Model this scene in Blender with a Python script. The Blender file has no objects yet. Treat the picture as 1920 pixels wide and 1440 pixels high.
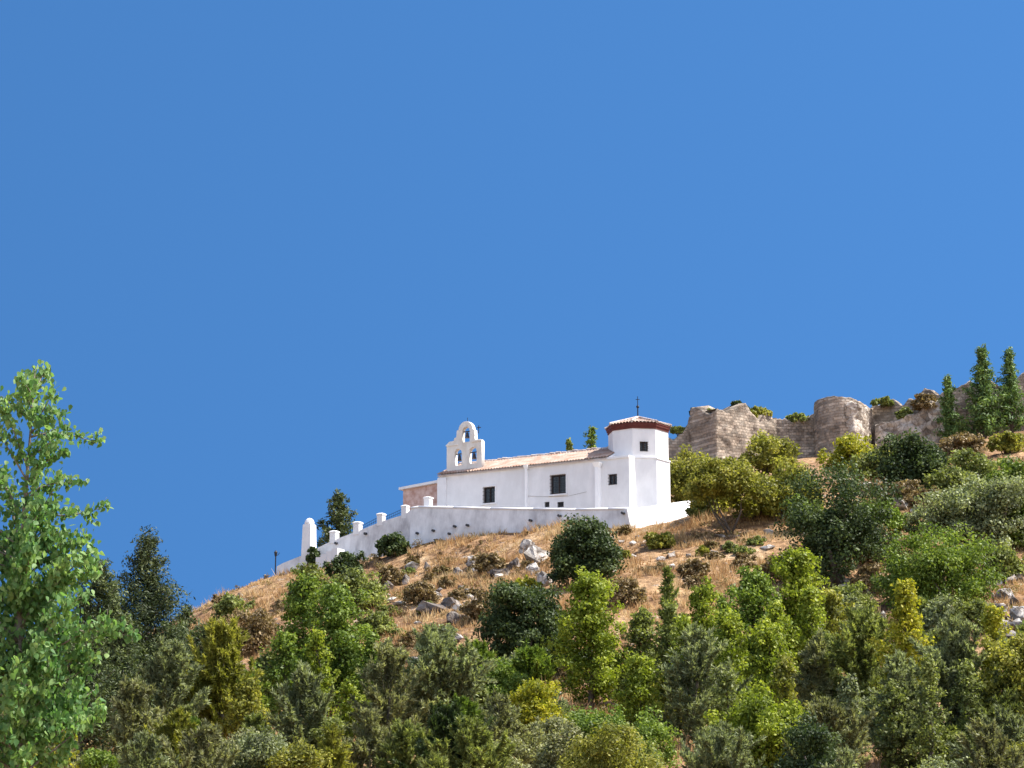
import bpy, bmesh, math, random
import numpy as np
from mathutils import Vector, Matrix, noise as mnoise

SC = bpy.context.scene
COL = SC.collection
RNG = np.random.default_rng(7)
random.seed(7)
R = math.radians

# ------------------------------------------------------------------ camera
F = 4000.0
PITCH = R(12.5)
EYE = np.array([0.0, 0.0, 1.7])
FWD = np.array([0, math.cos(PITCH), math.sin(PITCH)])
UPV = np.array([0, -math.sin(PITCH), math.cos(PITCH)])
RGT = np.array([1.0, 0, 0])
cam_d = bpy.data.cameras.new("camera")
cam = bpy.data.objects.new("camera", cam_d)
COL.objects.link(cam)
cam.location = EYE
cam.rotation_euler = (R(90) + PITCH, 0, 0)
cam_d.sensor_width = 36
cam_d.lens = F / 1920 * 36
cam_d.clip_start = 0.5
cam_d.clip_end = 9000
SC.camera = cam


def ray(px, py):
    return FWD + RGT * ((px - 960) / F) + UPV * ((720 - py) / F)


def at(px, py, Y):
    d = ray(px, py)
    return EYE + d * (Y / d[1])


def ppm(Y):                       # photo pixels per metre at depth Y
    return F / (Y * 1.02)


def px_of(p):
    q = np.asarray(p) - EYE
    k = q @ FWD
    return 960 + F * (q @ RGT) / k, 720 - F * (q @ UPV) / k


# ------------------------------------------------------------------ noise (numpy value noise)
def _hash(ix, iy, iz, seed):
    n = (ix * 374761393 + iy * 668265263 + iz * 2147483647 + seed * 144665) & 0xFFFFFFFF
    n = ((n ^ (n >> 13)) * 1274126177) & 0xFFFFFFFF
    n = n ^ (n >> 16)
    return (n & 0xFFFF) / 65535.0


def vnoise(p, scale, seed=0):
    p = np.asarray(p, float) / scale
    i = np.floor(p).astype(np.int64)
    f = p - i
    f = f * f * (3 - 2 * f)
    out = 0
    for dx in (0, 1):
        for dy in (0, 1):
            for dz in (0, 1):
                w = (f[..., 0] if dx else 1 - f[..., 0]) * (f[..., 1] if dy else 1 - f[..., 1]) * (f[..., 2] if dz else 1 - f[..., 2])
                out = out + w * _hash(i[..., 0] + dx, i[..., 1] + dy, i[..., 2] + dz, seed)
    return out * 2 - 1


def fbm(p, scale, octv=4, seed=0):
    s, a, o = scale, 1.0, 0
    for k in range(octv):
        o = o + a * vnoise(p, s, seed + k * 17)
        s *= 0.5
        a *= 0.5
    return o


# ------------------------------------------------------------------ materials
def new_mat(name):
    m = bpy.data.materials.new(name)
    m.use_nodes = True
    nt = m.node_tree
    nt.nodes.clear()
    out = nt.nodes.new("ShaderNodeOutputMaterial")
    return m, nt, out


def N(nt, t, **kw):
    n = nt.nodes.new(t)
    for k, v in kw.items():
        setattr(n, k, v)
    return n


def ramp(nt, stops, interp='LINEAR'):
    r = nt.nodes.new("ShaderNodeValToRGB")
    cr = r.color_ramp
    cr.interpolation = interp
    while len(cr.elements) < len(stops):
        cr.elements.new(0.5)
    for e, (p, c) in zip(cr.elements, stops):
        e.position = p
        e.color = (c[0], c[1], c[2], 1)
    return r


def tex_noise(nt, scale, detail=5, rough=0.6, coord=None):
    n = nt.nodes.new("ShaderNodeTexNoise")
    n.inputs["Scale"].default_value = scale
    n.inputs["Detail"].default_value = detail
    n.inputs["Roughness"].default_value = rough
    if coord is not None:
        nt.links.new(coord, n.inputs["Vector"])
    return n


def leaf_mat(name, c_lo, c_mid, c_hi, trans=0.35, rough=0.55, spec=0.22, clump=0.5):
    m, nt, out = new_mat(name)
    L = nt.links
    geo = N(nt, "ShaderNodeNewGeometry")
    tc = N(nt, "ShaderNodeTexCoord")
    no = tex_noise(nt, clump, 3, 0.6, tc.outputs["Object"])
    add = N(nt, "ShaderNodeMath", operation='MULTIPLY_ADD')
    L.new(geo.outputs["Random Per Island"], add.inputs[0])
    add.inputs[1].default_value = 0.75
    mul = N(nt, "ShaderNodeMath", operation='MULTIPLY_ADD')
    L.new(no.outputs["Fac"], mul.inputs[0])
    mul.inputs[1].default_value = 1.7
    mul.inputs[2].default_value = -0.70
    L.new(mul.outputs[0], add.inputs[2])
    rp = ramp(nt, [(0.05, c_lo), (0.5, c_mid), (0.95, c_hi)])
    L.new(add.outputs[0], rp.inputs[0])
    p = N(nt, "ShaderNodeBsdfPrincipled")
    L.new(rp.outputs[0], p.inputs["Base Color"])
    p.inputs["Roughness"].default_value = rough
    p.inputs["Specular IOR Level"].default_value = spec
    t = N(nt, "ShaderNodeBsdfTranslucent")
    br = N(nt, "ShaderNodeMixRGB", blend_type='MULTIPLY')
    br.inputs[0].default_value = 1
    L.new(rp.outputs[0], br.inputs[1])
    br.inputs[2].default_value = (1.25, 1.3, 0.7, 1)
    L.new(br.outputs[0], t.inputs["Color"])
    mx = N(nt, "ShaderNodeMixShader")
    mx.inputs[0].default_value = trans
    L.new(p.outputs[0], mx.inputs[1])
    L.new(t.outputs[0], mx.inputs[2])
    L.new(mx.outputs[0], out.inputs["Surface"])
    return m


def solid_mat(name, c1, c2, scale=3.0, rough=0.8, bump=0.2, bscale=12.0, metal=0.0, lo=0.35, hi=0.65, spec=0.3):
    m, nt, out = new_mat(name)
    L = nt.links
    tc = N(nt, "ShaderNodeTexCoord")
    no = tex_noise(nt, scale, 6, 0.65, tc.outputs["Object"])
    rp = ramp(nt, [(lo, c1), (hi, c2)])
    L.new(no.outputs["Fac"], rp.inputs[0])
    p = N(nt, "ShaderNodeBsdfPrincipled")
    L.new(rp.outputs[0], p.inputs["Base Color"])
    p.inputs["Roughness"].default_value = rough
    p.inputs["Metallic"].default_value = metal
    p.inputs["Specular IOR Level"].default_value = spec
    if bump:
        nb = tex_noise(nt, bscale, 5, 0.6, tc.outputs["Object"])
        b = N(nt, "ShaderNodeBump")
        b.inputs["Strength"].default_value = bump
        b.inputs["Distance"].default_value = 0.05
        L.new(nb.outputs["Fac"], b.inputs["Height"])
        L.new(b.outputs[0], p.inputs["Normal"])
    L.new(p.outputs[0], out.inputs["Surface"])
    return m


def whitewash_mat(name, stain=0.5, base=(0.79, 0.785, 0.785), dirt=(0.55, 0.53, 0.52)):
    m, nt, out = new_mat(name)
    L = nt.links
    tc = N(nt, "ShaderNodeTexCoord")
    mp = N(nt, "ShaderNodeMapping")
    mp.inputs["Scale"].default_value = (1, 1, 0.45)      # streaks run down the wall
    L.new(tc.outputs["Object"], mp.inputs[0])
    n1 = tex_noise(nt, 1.1, 8, 0.7, mp.outputs[0])
    n2 = tex_noise(nt, 0.28, 4, 0.6, tc.outputs["Object"])
    a = N(nt, "ShaderNodeMath", operation='MULTIPLY')
    L.new(n1.outputs["Fac"], a.inputs[0])
    L.new(n2.outputs["Fac"], a.inputs[1])
    rp = ramp(nt, [(0.17, base), (0.27, tuple(b * (1 - 0.20 * stain) for b in base)), (0.40, tuple(b * (1 - stain) + d * stain for b, d in zip(base, dirt)))])
    L.new(a.outputs[0], rp.inputs[0])
    p = N(nt, "ShaderNodeBsdfPrincipled")
    L.new(rp.outputs[0], p.inputs["Base Color"])
    p.inputs["Roughness"].default_value = 0.9
    p.inputs["Specular IOR Level"].default_value = 0.2
    nb = tex_noise(nt, 1.3, 4, 0.5, tc.outputs["Object"])
    b = N(nt, "ShaderNodeBump")
    b.inputs["Strength"].default_value = 0.06
    b.inputs["Distance"].default_value = 0.02
    L.new(nb.outputs["Fac"], b.inputs["Height"])
    L.new(b.outputs[0], p.inputs["Normal"])
    L.new(p.outputs[0], out.inputs["Surface"])
    return m


def stone_mat(name, cols, scale=1.6, bump=0.8):
    m, nt, out = new_mat(name)
    L = nt.links
    tc = N(nt, "ShaderNodeTexCoord")
    nd = tex_noise(nt, 1.2, 3, 0.6, tc.outputs["Object"])
    mixv = N(nt, "ShaderNodeMixRGB", blend_type='ADD')
    mixv.inputs[0].default_value = 0.35
    L.new(tc.outputs["Object"], mixv.inputs[1])
    L.new(nd.outputs["Color"], mixv.inputs[2])
    vo = N(nt, "ShaderNodeTexVoronoi", feature='F1')
    vo.inputs["Scale"].default_value = scale
    L.new(mixv.outputs[0], vo.inputs["Vector"])
    ve = N(nt, "ShaderNodeTexVoronoi", feature='DISTANCE_TO_EDGE')
    ve.inputs["Scale"].default_value = scale
    L.new(mixv.outputs[0], ve.inputs["Vector"])
    n1 = tex_noise(nt, 0.35, 6, 0.7, tc.outputs["Object"])
    sep = N(nt, "ShaderNodeSeparateColor")
    L.new(vo.outputs["Color"], sep.inputs[0])
    a = N(nt, "ShaderNodeMath", operation='MULTIPLY_ADD')
    L.new(sep.outputs[0], a.inputs[0])
    a.inputs[1].default_value = 0.45
    L.new(n1.outputs["Fac"], a.inputs[2])
    rp = ramp(nt, [(0.4, cols[0]), (0.62, cols[1]), (0.85, cols[2])])
    L.new(a.outputs[0], rp.inputs[0])
    er = ramp(nt, [(0.0, (0.55, 0.5, 0.45)), (0.07, (1, 1, 1))])
    L.new(ve.outputs["Distance"], er.inputs[0])
    mm = N(nt, "ShaderNodeMixRGB", blend_type='MULTIPLY')
    mm.inputs[0].default_value = 0.8
    L.new(rp.outputs[0], mm.inputs[1])
    L.new(er.outputs[0], mm.inputs[2])
    n5 = tex_noise(nt, 0.9, 6, 0.75, tc.outputs["Object"])
    r5 = ramp(nt, [(0.36, (0.5, 0.47, 0.45)), (0.52, (1, 1, 1)), (0.68, (1.25, 1.2, 1.1))])
    L.new(n5.outputs["Fac"], r5.inputs[0])
    m5 = N(nt, "ShaderNodeMixRGB", blend_type='MULTIPLY')
    m5.inputs[0].default_value = 1
    L.new(mm.outputs[0], m5.inputs[1])
    L.new(r5.outputs[0], m5.inputs[2])
    mm = m5
    p = N(nt, "ShaderNodeBsdfPrincipled")
    L.new(mm.outputs[0], p.inputs["Base Color"])
    p.inputs["Roughness"].default_value = 0.95
    p.inputs["Specular IOR Level"].default_value = 0.15
    b = N(nt, "ShaderNodeBump")
    b.inputs["Strength"].default_value = bump
    b.inputs["Distance"].default_value = 0.15
    mh = N(nt, "ShaderNodeMath", operation='MULTIPLY_ADD')
    L.new(ve.outputs["Distance"], mh.inputs[0])
    mh.inputs[1].default_value = 1.0
    n3 = tex_noise(nt, 5, 6, 0.7, tc.outputs["Object"])
    L.new(n3.outputs["Fac"], mh.inputs[2])
    L.new(mh.outputs[0], b.inputs["Height"])
    L.new(b.outputs[0], p.inputs["Normal"])
    L.new(p.outputs[0], out.inputs["Surface"])
    return m


def masonry_mat(name, cols, size=0.55):
    """coursed rubble: uneven bricks along the wall, blotched and weathered"""
    m, nt, out = new_mat(name)
    L = nt.links
    tc = N(nt, "ShaderNodeTexCoord")
    sp = N(nt, "ShaderNodeSeparateXYZ")
    L.new(tc.outputs["Object"], sp.inputs[0])
    a = N(nt, "ShaderNodeMath", operation='MULTIPLY_ADD')
    L.new(sp.outputs["Y"], a.inputs[0])
    a.inputs[1].default_value = 0.55
    L.new(sp.outputs["X"], a.inputs[2])
    cb = N(nt, "ShaderNodeCombineXYZ")
    L.new(a.outputs[0], cb.inputs["X"])
    L.new(sp.outputs["Z"], cb.inputs["Y"])
    nd = tex_noise(nt, 1.6, 3, 0.6, tc.outputs["Object"])
    ad = N(nt, "ShaderNodeMixRGB", blend_type='ADD')
    ad.inputs[0].default_value = 0.22
    L.new(cb.outputs[0], ad.inputs[1])
    L.new(nd.outputs["Color"], ad.inputs[2])
    bk = N(nt, "ShaderNodeTexBrick")
    bk.inputs["Scale"].default_value = 1.0
    bk.inputs["Brick Width"].default_value = size
    bk.inputs["Row Height"].default_value = size * 0.58
    bk.inputs["Mortar Size"].default_value = 0.035
    bk.inputs["Mortar Smooth"].default_value = 0.6
    bk.inputs["Bias"].default_value = 0.0
    bk.inputs["Color1"].default_value = (0.55, 0.55, 0.55, 1)
    bk.inputs["Color2"].default_value = (1.25, 1.2, 1.15, 1)
    bk.inputs["Mortar"].default_value = (0.75, 0.72, 0.68, 1)
    L.new(ad.outputs[0], bk.inputs["Vector"])
    n1 = tex_noise(nt, 0.5, 8, 0.75, tc.outputs["Object"])
    rp = ramp(nt, [(0.36, cols[0]), (0.5, cols[1]), (0.66, cols[2])])
    L.new(n1.outputs["Fac"], rp.inputs[0])
    mm = N(nt, "ShaderNodeMixRGB", blend_type='MULTIPLY')
    mm.inputs[0].default_value = 1
    L.new(rp.outputs[0], mm.inputs[1])
    L.new(bk.outputs["Color"], mm.inputs[2])
    p = N(nt, "ShaderNodeBsdfPrincipled")
    L.new(mm.outputs[0], p.inputs["Base Color"])
    p.inputs["Roughness"].default_value = 0.95
    p.inputs["Specular IOR Level"].default_value = 0.1
    b = N(nt, "ShaderNodeBump")
    b.inputs["Strength"].default_value = 0.9
    b.inputs["Distance"].default_value = 0.10
    n3 = tex_noise(nt, 4, 6, 0.7, tc.outputs["Object"])
    mh = N(nt, "ShaderNodeMath", operation='SUBTRACT')
    L.new(n3.outputs["Fac"], mh.inputs[0])
    L.new(bk.outputs["Fac"], mh.inputs[1])
    L.new(mh.outputs[0], b.inputs["Height"])
    L.new(b.outputs[0], p.inputs["Normal"])
    L.new(p.outputs[0], out.inputs["Surface"])
    return m


def ground_mat():
    m, nt, out = new_mat("dry_hillside_soil")
    L = nt.links
    tc = N(nt, "ShaderNodeTexCoord")
    n1 = tex_noise(nt, 0.22, 8, 0.65, tc.outputs["Object"])
    rp = ramp(nt, [(0.32, (0.17, 0.11, 0.075)), (0.45, (0.32, 0.20, 0.11)), (0.58, (0.44, 0.30, 0.17)), (0.72, (0.52, 0.41, 0.27))])
    L.new(n1.outputs["Fac"], rp.inputs[0])
    n2 = tex_noise(nt, 1.7, 6, 0.7, tc.outputs["Object"])
    r2 = ramp(nt, [(0.42, (0.45, 0.4, 0.38)), (0.62, (1.1, 1.05, 1.0))])
    L.new(n2.outputs["Fac"], r2.inputs[0])
    mm = N(nt, "ShaderNodeMixRGB", blend_type='MULTIPLY')
    mm.inputs[0].default_value = 1
    L.new(rp.outputs[0], mm.inputs[1])
    L.new(r2.outputs[0], mm.inputs[2])
    # bare stony patches
    n3 = tex_noise(nt, 0.55, 7, 0.7, tc.outputs["Object"])
    r3 = ramp(nt, [(0.60, (0, 0, 0)), (0.66, (1, 1, 1))])
    L.new(n3.outputs["Fac"], r3.inputs[0])
    mx = N(nt, "ShaderNodeMixRGB")
    L.new(r3.outputs[0], mx.inputs[0])
    L.new(mm.outputs[0], mx.inputs[1])
    mx.inputs[2].default_value = (0.36, 0.32, 0.28, 1)
    p = N(nt, "ShaderNodeBsdfPrincipled")
    L.new(mx.outputs[0], p.inputs["Base Color"])
    p.inputs["Roughness"].default_value = 0.95
    p.inputs["Specular IOR Level"].default_value = 0.1
    b = N(nt, "ShaderNodeBump")
    b.inputs["Strength"].default_value = 0.9
    b.inputs["Distance"].default_value = 0.3
    L.new(n2.outputs["Fac"], b.inputs["Height"])
    L.new(b.outputs[0], p.inputs["Normal"])
    L.new(p.outputs[0], out.inputs["Surface"])
    return m


def grass_mat():
    m, nt, out = new_mat("dry_grass_blades")
    L = nt.links
    geo = N(nt, "ShaderNodeNewGeometry")
    tc = N(nt, "ShaderNodeTexCoord")
    n1 = tex_noise(nt, 0.20, 8, 0.75, tc.outputs["Object"])
    a = N(nt, "ShaderNodeMath", operation='MULTIPLY_ADD')
    L.new(geo.outputs["Random Per Island"], a.inputs[0])
    a.inputs[1].default_value = 0.35
    b = N(nt, "ShaderNodeMath", operation='MULTIPLY_ADD')
    L.new(n1.outputs["Fac"], b.inputs[0])
    b.inputs[1].default_value = 2.0
    b.inputs[2].default_value = -0.68
    L.new(b.outputs[0], a.inputs[2])
    rp = ramp(nt, [(0.0, (0.17, 0.11, 0.07)), (0.28, (0.37, 0.215, 0.095)), (0.5, (0.50, 0.33, 0.16)), (0.75, (0.62, 0.48, 0.27)), (1.0, (0.30, 0.28, 0.11))])
    L.new(a.outputs[0], rp.inputs[0])
    d = N(nt, "ShaderNodeBsdfDiffuse")
    t = N(nt, "ShaderNodeBsdfTranslucent")
    L.new(rp.outputs[0], d.inputs[0])
    L.new(rp.outputs[0], t.inputs[0])
    mx = N(nt, "ShaderNodeMixShader")
    mx.inputs[0].default_value = 0.35
    L.new(d.outputs[0], mx.inputs[1])
    L.new(t.outputs[0], mx.inputs[2])
    L.new(mx.outputs[0], out.inputs["Surface"])
    return m


def glass_mat():
    m, nt, out = new_mat("dark_window_glass")
    p = N(nt, "ShaderNodeBsdfPrincipled")
    p.inputs["Base Color"].default_value = (0.012, 0.013, 0.016, 1)
    p.inputs["Roughness"].default_value = 0.15
    nt.links.new(p.outputs[0], out.inputs["Surface"])
    return m


M = {}
M['ground'] = ground_mat()
M['grass'] = grass_mat()
M['white'] = whitewash_mat("whitewashed_plaster", 0.42)
M['white_old'] = whitewash_mat("weathered_whitewash", 1.0, dirt=(0.42, 0.41, 0.42))
M['cream'] = whitewash_mat("cream_bell_gable_plaster", 0.6, base=(0.80, 0.77, 0.71), dirt=(0.42, 0.33, 0.22))
M['pipe'] = solid_mat("sunlit_pipe_white", (0.88, 0.88, 0.88), (0.92, 0.92, 0.92), 3, 0.5, 0)  # white pipes kept brighter than the wall: sunlight put into their colour
M['brick'] = solid_mat("porch_brick", (0.42, 0.25, 0.20), (0.62, 0.47, 0.42), 2.0, 0.9, 0.4)
M['tile'] = solid_mat("clay_roof_tiles", (0.25, 0.14, 0.095), (0.38, 0.30, 0.25), 1.1, 0.85, 0.3, 9, lo=0.35, hi=0.62)
M['tile_pale'] = solid_mat("pale_ridge_tiles", (0.34, 0.25, 0.21), (0.55, 0.5, 0.47), 1.5, 0.85, 0.3, 9)
M['cornice'] = solid_mat("dark_red_cornice", (0.085, 0.018, 0.014), (0.13, 0.032, 0.024), 4, 0.7, 0.2)
M['iron'] = solid_mat("dark_iron", (0.015, 0.016, 0.02), (0.03, 0.03, 0.035), 8, 0.5, 0.1, metal=0.3)
M['bronze'] = solid_mat("bell_bronze", (0.05, 0.045, 0.05), (0.1, 0.085, 0.08), 8, 0.45, 0.1, metal=0.6)
M['wood'] = solid_mat("dark_window_wood", (0.04, 0.025, 0.02), (0.08, 0.05, 0.04), 6, 0.6, 0.2)
M['glass'] = glass_mat()
M['vent'] = solid_mat("dark_grey_vent", (0.03, 0.03, 0.035), (0.06, 0.06, 0.065), 6, 0.6, 0.1)
M['castle'] = masonry_mat("rubble_castle_stone", [(0.18, 0.148, 0.12), (0.36, 0.305, 0.25), (0.53, 0.465, 0.39)])
M['castle_pale'] = stone_mat("pale_rubble_stone", [(0.16, 0.13, 0.10), (0.34, 0.29, 0.24), (0.58, 0.52, 0.45)], 1.5, 1.0)
M['rock'] = stone_mat("pale_limestone", [(0.14, 0.125, 0.115), (0.33, 0.305, 0.28), (0.60, 0.57, 0.53)], 0.9, 1.0)
M['rock_dark'] = stone_mat("grey_limestone", [(0.06, 0.052, 0.048), (0.15, 0.13, 0.12), (0.32, 0.29, 0.265)], 0.9, 1.0)
M['terrace'] = solid_mat("terrace_paving", (0.4, 0.38, 0.35), (0.5, 0.47, 0.44), 2, 0.9, 0.2)
M['bark'] = solid_mat("grey_brown_bark", (0.06, 0.045, 0.035), (0.13, 0.105, 0.085), 6, 0.9, 0.5, 20)
M['bark_pale'] = solid_mat("pale_twig_bark", (0.14, 0.115, 0.09), (0.26, 0.22, 0.18), 6, 0.9, 0.5, 20)
# foliage (base colours)
M['f_dark'] = leaf_mat("dark_oak_leaves", (0.018, 0.032, 0.01), (0.045, 0.07, 0.022), (0.125, 0.165, 0.06), 0.3)
M['f_green'] = leaf_mat("mid_green_leaves", (0.0517, 0.088, 0.0132), (0.1207, 0.1815, 0.0275), (0.253, 0.319, 0.055), 0.35)
M['f_lime'] = leaf_mat("lime_green_leaves", (0.0805, 0.112, 0.011), (0.1898, 0.2408, 0.0242), (0.368, 0.4032, 0.055), 0.4)
M['f_yellow'] = leaf_mat("yellowing_leaves", (0.12, 0.14, 0.012), (0.29, 0.29, 0.025), (0.48, 0.43, 0.05), 0.4)
M['f_yolive'] = leaf_mat("yellow_olive_leaves", (0.075, 0.085, 0.014), (0.21, 0.215, 0.036), (0.42, 0.39, 0.085), 0.4)
M['f_olive'] = leaf_mat("olive_leaves", (0.0633, 0.0793, 0.022), (0.1667, 0.1952, 0.055), (0.3335, 0.366, 0.11), 0.38)
M['f_grey'] = leaf_mat("grey_green_needles", (0.069, 0.0816, 0.0396), (0.1898, 0.216, 0.1045), (0.391, 0.432, 0.231), 0.38)
M['f_brown'] = leaf_mat("brownish_needles", (0.0715, 0.0744, 0.0352), (0.198, 0.204, 0.0935), (0.396, 0.408, 0.209), 0.38)
M['f_pine'] = leaf_mat("dark_pine_needles", (0.02, 0.035, 0.014), (0.058, 0.08, 0.028), (0.15, 0.18, 0.06), 0.25)
M['f_dpine'] = leaf_mat("blackish_pine_needles", (0.014, 0.025, 0.011), (0.036, 0.053, 0.02), (0.11, 0.13, 0.045), 0.2)
M['f_conifer'] = leaf_mat("slim_conifer_needles", (0.0527, 0.0965, 0.0304), (0.1053, 0.1755, 0.0507), (0.2106, 0.2984, 0.0845), 0.25)
M['f_poplar'] = leaf_mat("poplar_leaves", (0.0612, 0.1492, 0.048), (0.1326, 0.2545, 0.0768), (0.2652, 0.3861, 0.144), 0.45, 0.5, 0.22, 1.2)
M['f_scrub'] = leaf_mat("dry_brown_scrub", (0.085, 0.06, 0.028), (0.2, 0.145, 0.068), (0.34, 0.25, 0.13), 0.25)


M['f_under'] = leaf_mat("dry_undergrowth", (0.09, 0.055, 0.028), (0.2, 0.13, 0.055), (0.19, 0.18, 0.055), 0.2, clump=0.12)


# ------------------------------------------------------------------ object helpers
def link(o, parent=None):
    COL.objects.link(o)
    if parent is not None:
        o.parent = parent
    return o


def tag(o, label=None, cat=None, group=None, kind=None):
    if label: o['label'] = label
    if cat: o['category'] = cat
    if group: o['group'] = group
    if kind: o['kind'] = kind
    return o


def empty(name, loc, label=None, cat=None, group=None):
    o = bpy.data.objects.new(name, None)
    o.location = loc
    o.empty_display_size = 0.5
    link(o)
    return tag(o, label, cat, group)


def mesh_np(name, verts, faces, mat, parent=None, smooth=False, origin=None):
    """verts (n,3), faces (m,k) constant k, world coordinates"""
    verts = np.asarray(verts, np.float32)
    if origin is None:
        origin = np.array(parent.location) if parent is not None and parent.parent is None else np.zeros(3)
    verts = verts - np.asarray(origin, np.float32)
    faces = np.asarray(faces, np.int32)
    me = bpy.data.meshes.new(name)
    me.vertices.add(len(verts))
    me.vertices.foreach_set("co", verts.ravel())
    m, k = faces.shape
    me.loops.add(m * k)
    me.loops.foreach_set("vertex_index", faces.ravel())
    me.polygons.add(m)
    me.polygons.foreach_set("loop_start", np.arange(0, m * k, k, dtype=np.int32))
    if smooth:
        me.polygons.foreach_set("use_smooth", np.ones(m, bool))
    me.update(calc_edges=True)
    me.materials.append(mat)
    o = bpy.data.objects.new(name, me)
    link(o, parent)
    if parent is None:
        o.location = origin
    return o


class MB:
    """collects polygons in world coordinates, builds ONE mesh object"""
    def __init__(s):
        s.v, s.f = [], []

    def poly(s, pts):
        b = len(s.v)
        s.v += [tuple(p) for p in pts]
        s.f.append(tuple(range(b, b + len(pts))))

    def hexa(s, c):               # 8 corners: bottom 0-3 (ccw), top 4-7
        b = len(s.v)
        s.v += [tuple(p) for p in c]
        for q in ((3, 2, 1, 0), (4, 5, 6, 7), (0, 1, 5, 4), (1, 2, 6, 5), (2, 3, 7, 6), (3, 0, 4, 7)):
            s.f.append(tuple(b + i for i in q))

    def rings(s, rings, cap=True, closed=True):
        b = len(s.v)
        n = len(rings[0])
        for r in rings:
            s.v += [tuple(p) for p in r]
        for i in range(len(rings) - 1):
            for j in range(n if closed else n - 1):
                k = (j + 1) % n
                s.f.append((b + i * n + j, b + i * n + k, b + (i + 1) * n + k, b + (i + 1) * n + j))
        if cap:
            s.f.append(tuple(b + j for j in reversed(range(n))))
            s.f.append(tuple(b + (len(rings) - 1) * n + j for j in range(n)))

    def tube(s, pts, radii, n=8):
        pts = [np.asarray(p, float) for p in pts]
        rs = []
        for i, p in enumerate(pts):
            t = pts[min(i + 1, len(pts) - 1)] - pts[max(i - 1, 0)]
            t /= (np.linalg.norm(t) + 1e-9)
            a = np.cross(t, [0.31, 0.87, 0.4] if abs(t[1]) < 0.9 else [1, 0, 0])
            a /= np.linalg.norm(a)
            c = np.cross(t, a)
            r = radii[i] if hasattr(radii, '__len__') else radii
            rs.append([p + r * (a * math.cos(k) + c * math.sin(k)) for k in np.linspace(0, 2 * math.pi, n, endpoint=False)])
        s.rings(rs)

    def lathe(s, base, prof, n=16):
        rs = [[(base[0] + r * math.cos(a), base[1] + r * math.sin(a), base[2] + z) for a in np.linspace(0, 2 * math.pi, n, endpoint=False)] for r, z in prof]
        s.rings(rs)

    def build(s, name, mat, parent=None, smooth=False, origin=None):
        if origin is None:
            origin = np.zeros(3)
            if parent is not None:
                p = parent
                while p is not None:
                    origin = origin + np.array(p.location)
                    p = p.parent
        me = bpy.data.meshes.new(name)
        vs = [(x - origin[0], y - origin[1], z - origin[2]) for x, y, z in s.v]
        me.from_pydata(vs, [], s.f)
        bm = bmesh.new()
        bm.from_mesh(me)
        bmesh.ops.recalc_face_normals(bm, faces=bm.faces)
        bm.to_mesh(me)
        bm.free()
        if smooth:
            for p in me.polygons:
                p.use_smooth = True
        me.materials.append(mat)
        o = bpy.data.objects.new(name, me)
        link(o, parent)
        if parent is None:
            o.location = origin
        return o


# ------------------------------------------------------------------ chapel frame
def plane_frame(theta):
    d = np.array([math.cos(theta), -math.sin(theta), 0])
    nb = np.array([math.sin(theta), math.cos(theta), 0])
    return d, nb


O0 = at(835, 950, 172.0)


def hit(px, py, v, d, nb):
    r = ray(px, py)
    t = ((O0 - EYE) @ nb + v) / (r @ nb)
    return EYE + r * t


lo, hi = R(5), R(60)
for _ in range(50):                      # the rotation at which both ends of the eaves have one height
    mid = (lo + hi) / 2
    d_, n_ = plane_frame(mid)
    if hit(1140, 857, 0, d_, n_)[2] > hit(838, 889, 0, d_, n_)[2]:
        lo = mid
    else:
        hi = mid
THETA = mid
D, NB = plane_frame(THETA)
print("chapel rotation deg", math.degrees(THETA), "O0", O0)
O = np.array([O0[0], O0[1], 0.0])


def W(u, v, z):
    p = O + D * u + NB * v
    return np.array([p[0], p[1], z])


def loc(px, py, v):                      # photo pixel on the plane at offset v -> (u, z)
    p = hit(px, py, v, D, NB)
    return (p - O) @ D, p[2]


PV = -4.0                                # parapet plane offset
YB0 = hit(1178, 955, PV, D, NB)[1]       # depth of the terrace wall's right corner
print('YB0', YB0)

# ------------------------------------------------------------------ terrain
CP = []


def cp(px, py, Y):
    CP.append(at(px, py, Y))


def cpz(px, Y, z):
    p = at(px, 720, Y)
    CP.append(np.array([p[0], Y, z]))


# foot of the walls
FOOT = [(520, 1084), (600, 1062), (680, 1050), (765, 1038), (870, 1012), (1000, 988), (1100, 984), (1180, 990)]
for px, py in FOOT:
    p = hit(px, py, PV - 0.4, D, NB)
    CP.append(p)
    CP.append(p + NB * 8 + np.array([0, 0, 0.3]))
for k_ in range(5):
    f_ = k_ / 4
    cp(1192 + 98 * f_, 996 - 23 * f_, YB0 - 0.8 + 3.8 * f_)
cp(1316, 960, YB0 + 6.0)
cp(1345, 948, YB0 + 9)
cp(450, 1112, 177)
cp(385, 1150, 178)
cp(300, 1215, 180)
cp(200, 1275, 182)
cp(0, 1340, 182)
cp(-300, 1400, 182)
for px in (-300, 0, 300, 600, 900, 1200, 1500, 1800, 2200):
    cpz(px, 15, 0.0)
    cpz(px, 45, 0.9)
    cpz(px, 65, 3.0)
    cp(px, 1400, 86)
for px, py, Y in [(500, 1150, 160), (600, 1140, 150), (740, 1120, 148), (740, 1200, 128), (850, 1060, 158), (850, 1120, 143), (1000, 1080, 146),
                  (1000, 1250, 116), (700, 1290, 108), (1300, 1030, 147), (1300, 1100, 133), (1250, 1260, 112), (1420, 1000, 150), (1500, 1130, 128),
                  (1500, 1280, 106), (1700, 1000, 144), (1700, 1150, 122), (1890, 1090, 126), (1890, 1180, 112), (1700, 1290, 104), (2200, 1080, 122),
                  (2200, 1200, 106), (300, 1290, 130), (0, 1370, 130), (400, 1250, 135), (400, 1330, 105)]:
    cp(px, py, Y)
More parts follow.
